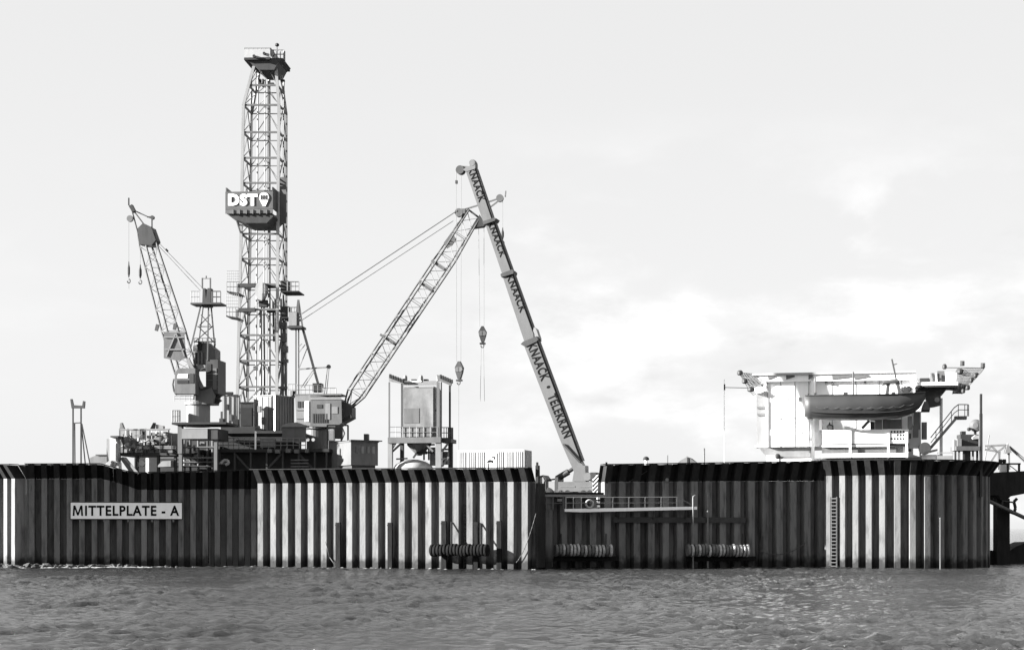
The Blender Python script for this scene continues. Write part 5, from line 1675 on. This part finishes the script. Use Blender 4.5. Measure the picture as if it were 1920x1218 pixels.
# stair
t = thing('stairway', 'pale steel stairway with handrails rising to a landing right of the quarters', 'stairs', F.pt(1745, 850, -1))
MB().prism(F, [(1739, 842), (1746, 842), (1795, 785), (1790, 783)], -1.0, -.9).build('stringer', 'light', t)
MB().prism(F, [(1739, 842), (1746, 842), (1795, 785), (1790, 783)], .2, .3).build('stringer', 'light', t)
tread = None
for i in range(12):
    x, y = 1743 + i * 4.1, 840 - i * 4.75
    q = F.pt(x, y, -.89)
    if tread is None:
        tread = MB().fbox(F, x - 2, x + 3, y, y + 1, -.89, .19).build('tread', 'galv', t); q0 = q
    else:
        o = tread.copy(); C.objects.link(o); o.parent = t; o.location = q - q0
MB().fbox(F, 1790, 1813, 779.5, 785, -1.0, .4).build('landing', 'mid', t)
MB().path([F.pt(1745, 820, -.95), F.pt(1789, 764, -.95), F.pt(1797, 758, -.95), F.pt(1816, 758, -.95), F.pt(1816, 780, -.95)], .05).build('handrail', 'galv', t)
MB().path([F.pt(1745, 830, -.95), F.pt(1789, 774, -.95), F.pt(1797, 768, -.95), F.pt(1816, 768, -.95)], .04).build('handrail', 'galv', t)
for x, y0, y1 in ((1755, 831, 807), (1767, 817, 792), (1784, 797, 770), (1797, 780, 758), (1809, 780, 758), (1814, 780, 758)):
    MB().tube(F.pt(x, y0, -.95), F.pt(x, y1, -.95), .04).build('baluster', 'galv', t)
o = MB().fbox(F, 1762, 1767.5, 746, 929, 1.0, 1.4).build('column', 'white')
tag(o, 'white column behind the pale stairway', 'column')
t = thing('hose_reel', 'dark reel and ramp at the foot of the pale stairway', 'reel', F.pt(1738, 850, -2))
MB().lathe(F.pt(1734, 840, -2.3), [(.55, 0), (.6, .1), (.3, .15), (.3, .6), (.6, .65), (.55, .75)], 16, F.V).build('reel', 'dark', t)
MB().prism(F, [(1730, 852), (1733, 846), (1758, 841), (1758, 844), (1736, 850)], -2.4, -1.4).build('ramp', 'black', t)
MB().fbox(F, 1728, 1738, 791, 823, -1.7, -1.0).build('locker', 'mid', t)
MB().fbox(F, 1728, 1762, 852, 929, -1.6, .5).build('plinth', 'white', t)
o = MB().fbox(F, 1757.5, 1787, 854, 929, -2.4, -.4); o.fbox(F, 1756.8, 1787.5, 847.5, 849, -2.4, -2.3); o.fbox(F, 1757, 1758, 849, 854, -2.4, -2.3); o.fbox(F, 1786, 1787, 849, 854, -2.4, -2.3)
tag(o.build('low_bin', 'light'), 'low grey bin with a rail right of the quarters', 'bin')

# equipment stand with searchlight
G = Plane(1815, 163, 0)
t = thing('equipment_stand', 'dark machine on a legged stand beside the tall dark post', 'machine', onpx(1815, 163))
for x in (1792, 1799, 1808, 1825, 1833):
    MB().fbox(G, x - 1.4, x + 1.4, 844, 931, 0, .3).build('leg', 'light' if x in (1799, 1825) else 'dark', t)
MB().fbox(G, 1809.5, 1820, 844.5, 931, .1, 1).build('cabinet', 'dark', t)
MB().fbox(G, 1793, 1839, 836, 844, -.6, 1.6).build('platform', 'mid', t)
MB().fbox(G, 1801, 1835, 814, 835.8, 0, 1.4).build('engine', 'dark', t)
MB().fbox(G, 1795, 1803, 822, 835.8, -.5, .3).build('tank', 'light', t)
MB().fbox(G, 1803, 1811, 808, 814, .2, .8).build('air_filter', 'black', t)
MB().prism(G, [(1823, 820), (1829, 815), (1835, 816), (1835, 822), (1825, 823)], -.4, -.02).build('belt_guard', 'offwhite', t)
MB().fbox(G, 1789, 1793, 824, 844, -.3, .4).build('side_panel', 'light', t)
t = thing('searchlight', 'round dark searchlight head above the machine beside the tall post', 'searchlight', G.pt(1829, 812, .3))
MB().lathe(G.pt(1829, 797, .1), [(.25, 0), (.52, .1), (.6, .35), (.6, .5), (.3, .6)], 20, (G.V + G.U * .3)).build('head', 'mid', t)
MB().fbox(G, 1827, 1831, 806, 814, .2, .4).build('yoke', 'dark', t)
MB().lathe(G.pt(1818, 804, 0), [(.1, 0), (.18, .1), (.18, .3)], 9, G.V).build('knob', 'black', t)
mb = MB().fbox(G, 1837.6, 1842.4, 775, 931, -.6, -.3); mb.fbox(G, 1838, 1841.8, 738, 775, -.57, -.33)
tag(mb.build('tall_post', 'dark'), 'tall thin dark post at the right end of the wall', 'post')

# antenna mast left of the quarters
t = thing('antenna_mast', 'hair-thin antenna mast with side arm left of the quarters', 'antenna', onpx(1358, 168))
A = Plane(1358, 168, 0)
MB().tube(onpx(1358, 168), A.pt(1358, 711), .035, 6).build('mast', 'white', t)
MB().beam(A.pt(1358.5, 731), A.pt(1358.5, 720), .13).build('clamp', 'black', t)
MB().tube(A.pt(1359, 726), A.pt(1402, 727), .035, 5).build('arm', 'mid', t)

# ------------------------------------------------------------------ landing stage behind the right end
J = Plane(1890, 176, 0)
t = thing('landing_stage', 'dark loading stage on a thick column at the right edge', 'landing stage', Vector((J.pt(1881, 1040).x, 176, -2)))
MB().prism(J, [(1850, 886), (1930, 882), (1990, 880), (1990, 920), (1921, 925), (1895, 930), (1888, 937), (1876, 937), (1872, 928), (1850, 928)], 0, 5).build('stage', 'deflector', t)
MB().fbox(J, 1870, 1893.5, 934, 1100, .5, 2.0).build('column', 'deflector', t)
MB().prism(J, [(1858, 1032), (1893, 1032), (1905, 1024), (1925, 1016), (1990, 1014), (1990, 1100), (1858, 1100)], 1.6, 6.0).build('foundation', 'deflector', t)
MB().fbox(J, 1864, 1869, 920, 1032, 2.0, 2.4).build('guide_pile', 'mid', t)
MB().tube(J.pt(1852, 938, -.3), J.pt(1990, 1002, -.3), .2, 8).build('pipe', 'mid', t)
MB().path([J.pt(1879, 953, -.3), J.pt(1880, 939, -.3), J.pt(1899, 941, -.3)], .09).build('pipe_clamp', 'dark', t)
MB().path([J.pt(1879, 953, -.3), J.pt(1890, 958, -.3), J.pt(1901, 962, -.3), J.pt(1904, 952, -.3), J.pt(1901, 940, -.3), J.pt(1907, 934, -.3)], .16, 6).build('cradle_hook', 'black', t)
MB().fbox(J, 1875, 1914, 867.5, 870.5, .3, .6).build('rail_top', 'black', t)
for x in (1890.5, 1911.5): MB().fbox(J, x - 1.5, x + 1.5, 870.5, 886, .3, .6).build('rail_post', 'black', t)
MB().fbox(J, 1876, 1889, 870.8, 886, 1, 1.4).build('cabinet', 'white', t)
MB().tube(J.pt(1893, 872, .9), J.pt(1910, 885, .9), .05).build('stay', 'mid', t)
for x in (1876, 1883): MB().lathe(J.pt(x, 864, .3), [(.16, -.2), (.22, 0), (.16, .2)], 9).build('bollard', 'black', t)
K = Plane(1880, 190, 5)
t = thing('lattice_davit', 'pale lattice davit with stays beyond the right end of the wall', 'davit', Vector((K.pt(1880, 900).x, 190, zdeck)))
for a, b in (((1846, 836), (1886, 834)), ((1846, 842), (1872, 846)), ((1856, 868), (1870, 846)), ((1872, 846), (1888, 834)), ((1860, 836), (1868, 845)), ((1852, 842), (1860, 836)), ((1872, 880), (1874, 846)), ((1892, 880), (1891, 845))):
    MB().beam(K.pt(*a), K.pt(*b), .22).build('strut', 'light', t)
MB().prism(K, [(1884, 850), (1888, 835), (1890, 830), (1892, 835), (1897, 848)], -.3, .3).build('head', 'light', t)
MB().tube(K.pt(1892, 838), K.pt(1935, 878), .1).build('stay', 'mid', t)
MB().tube(K.pt(1893, 836), K.pt(1935, 872), .07).build('stay', 'light', t)
MB().tube(K.pt(1846, 868, 1), K.pt(1855, 815, 1), .06).build('whip', 'light', t)
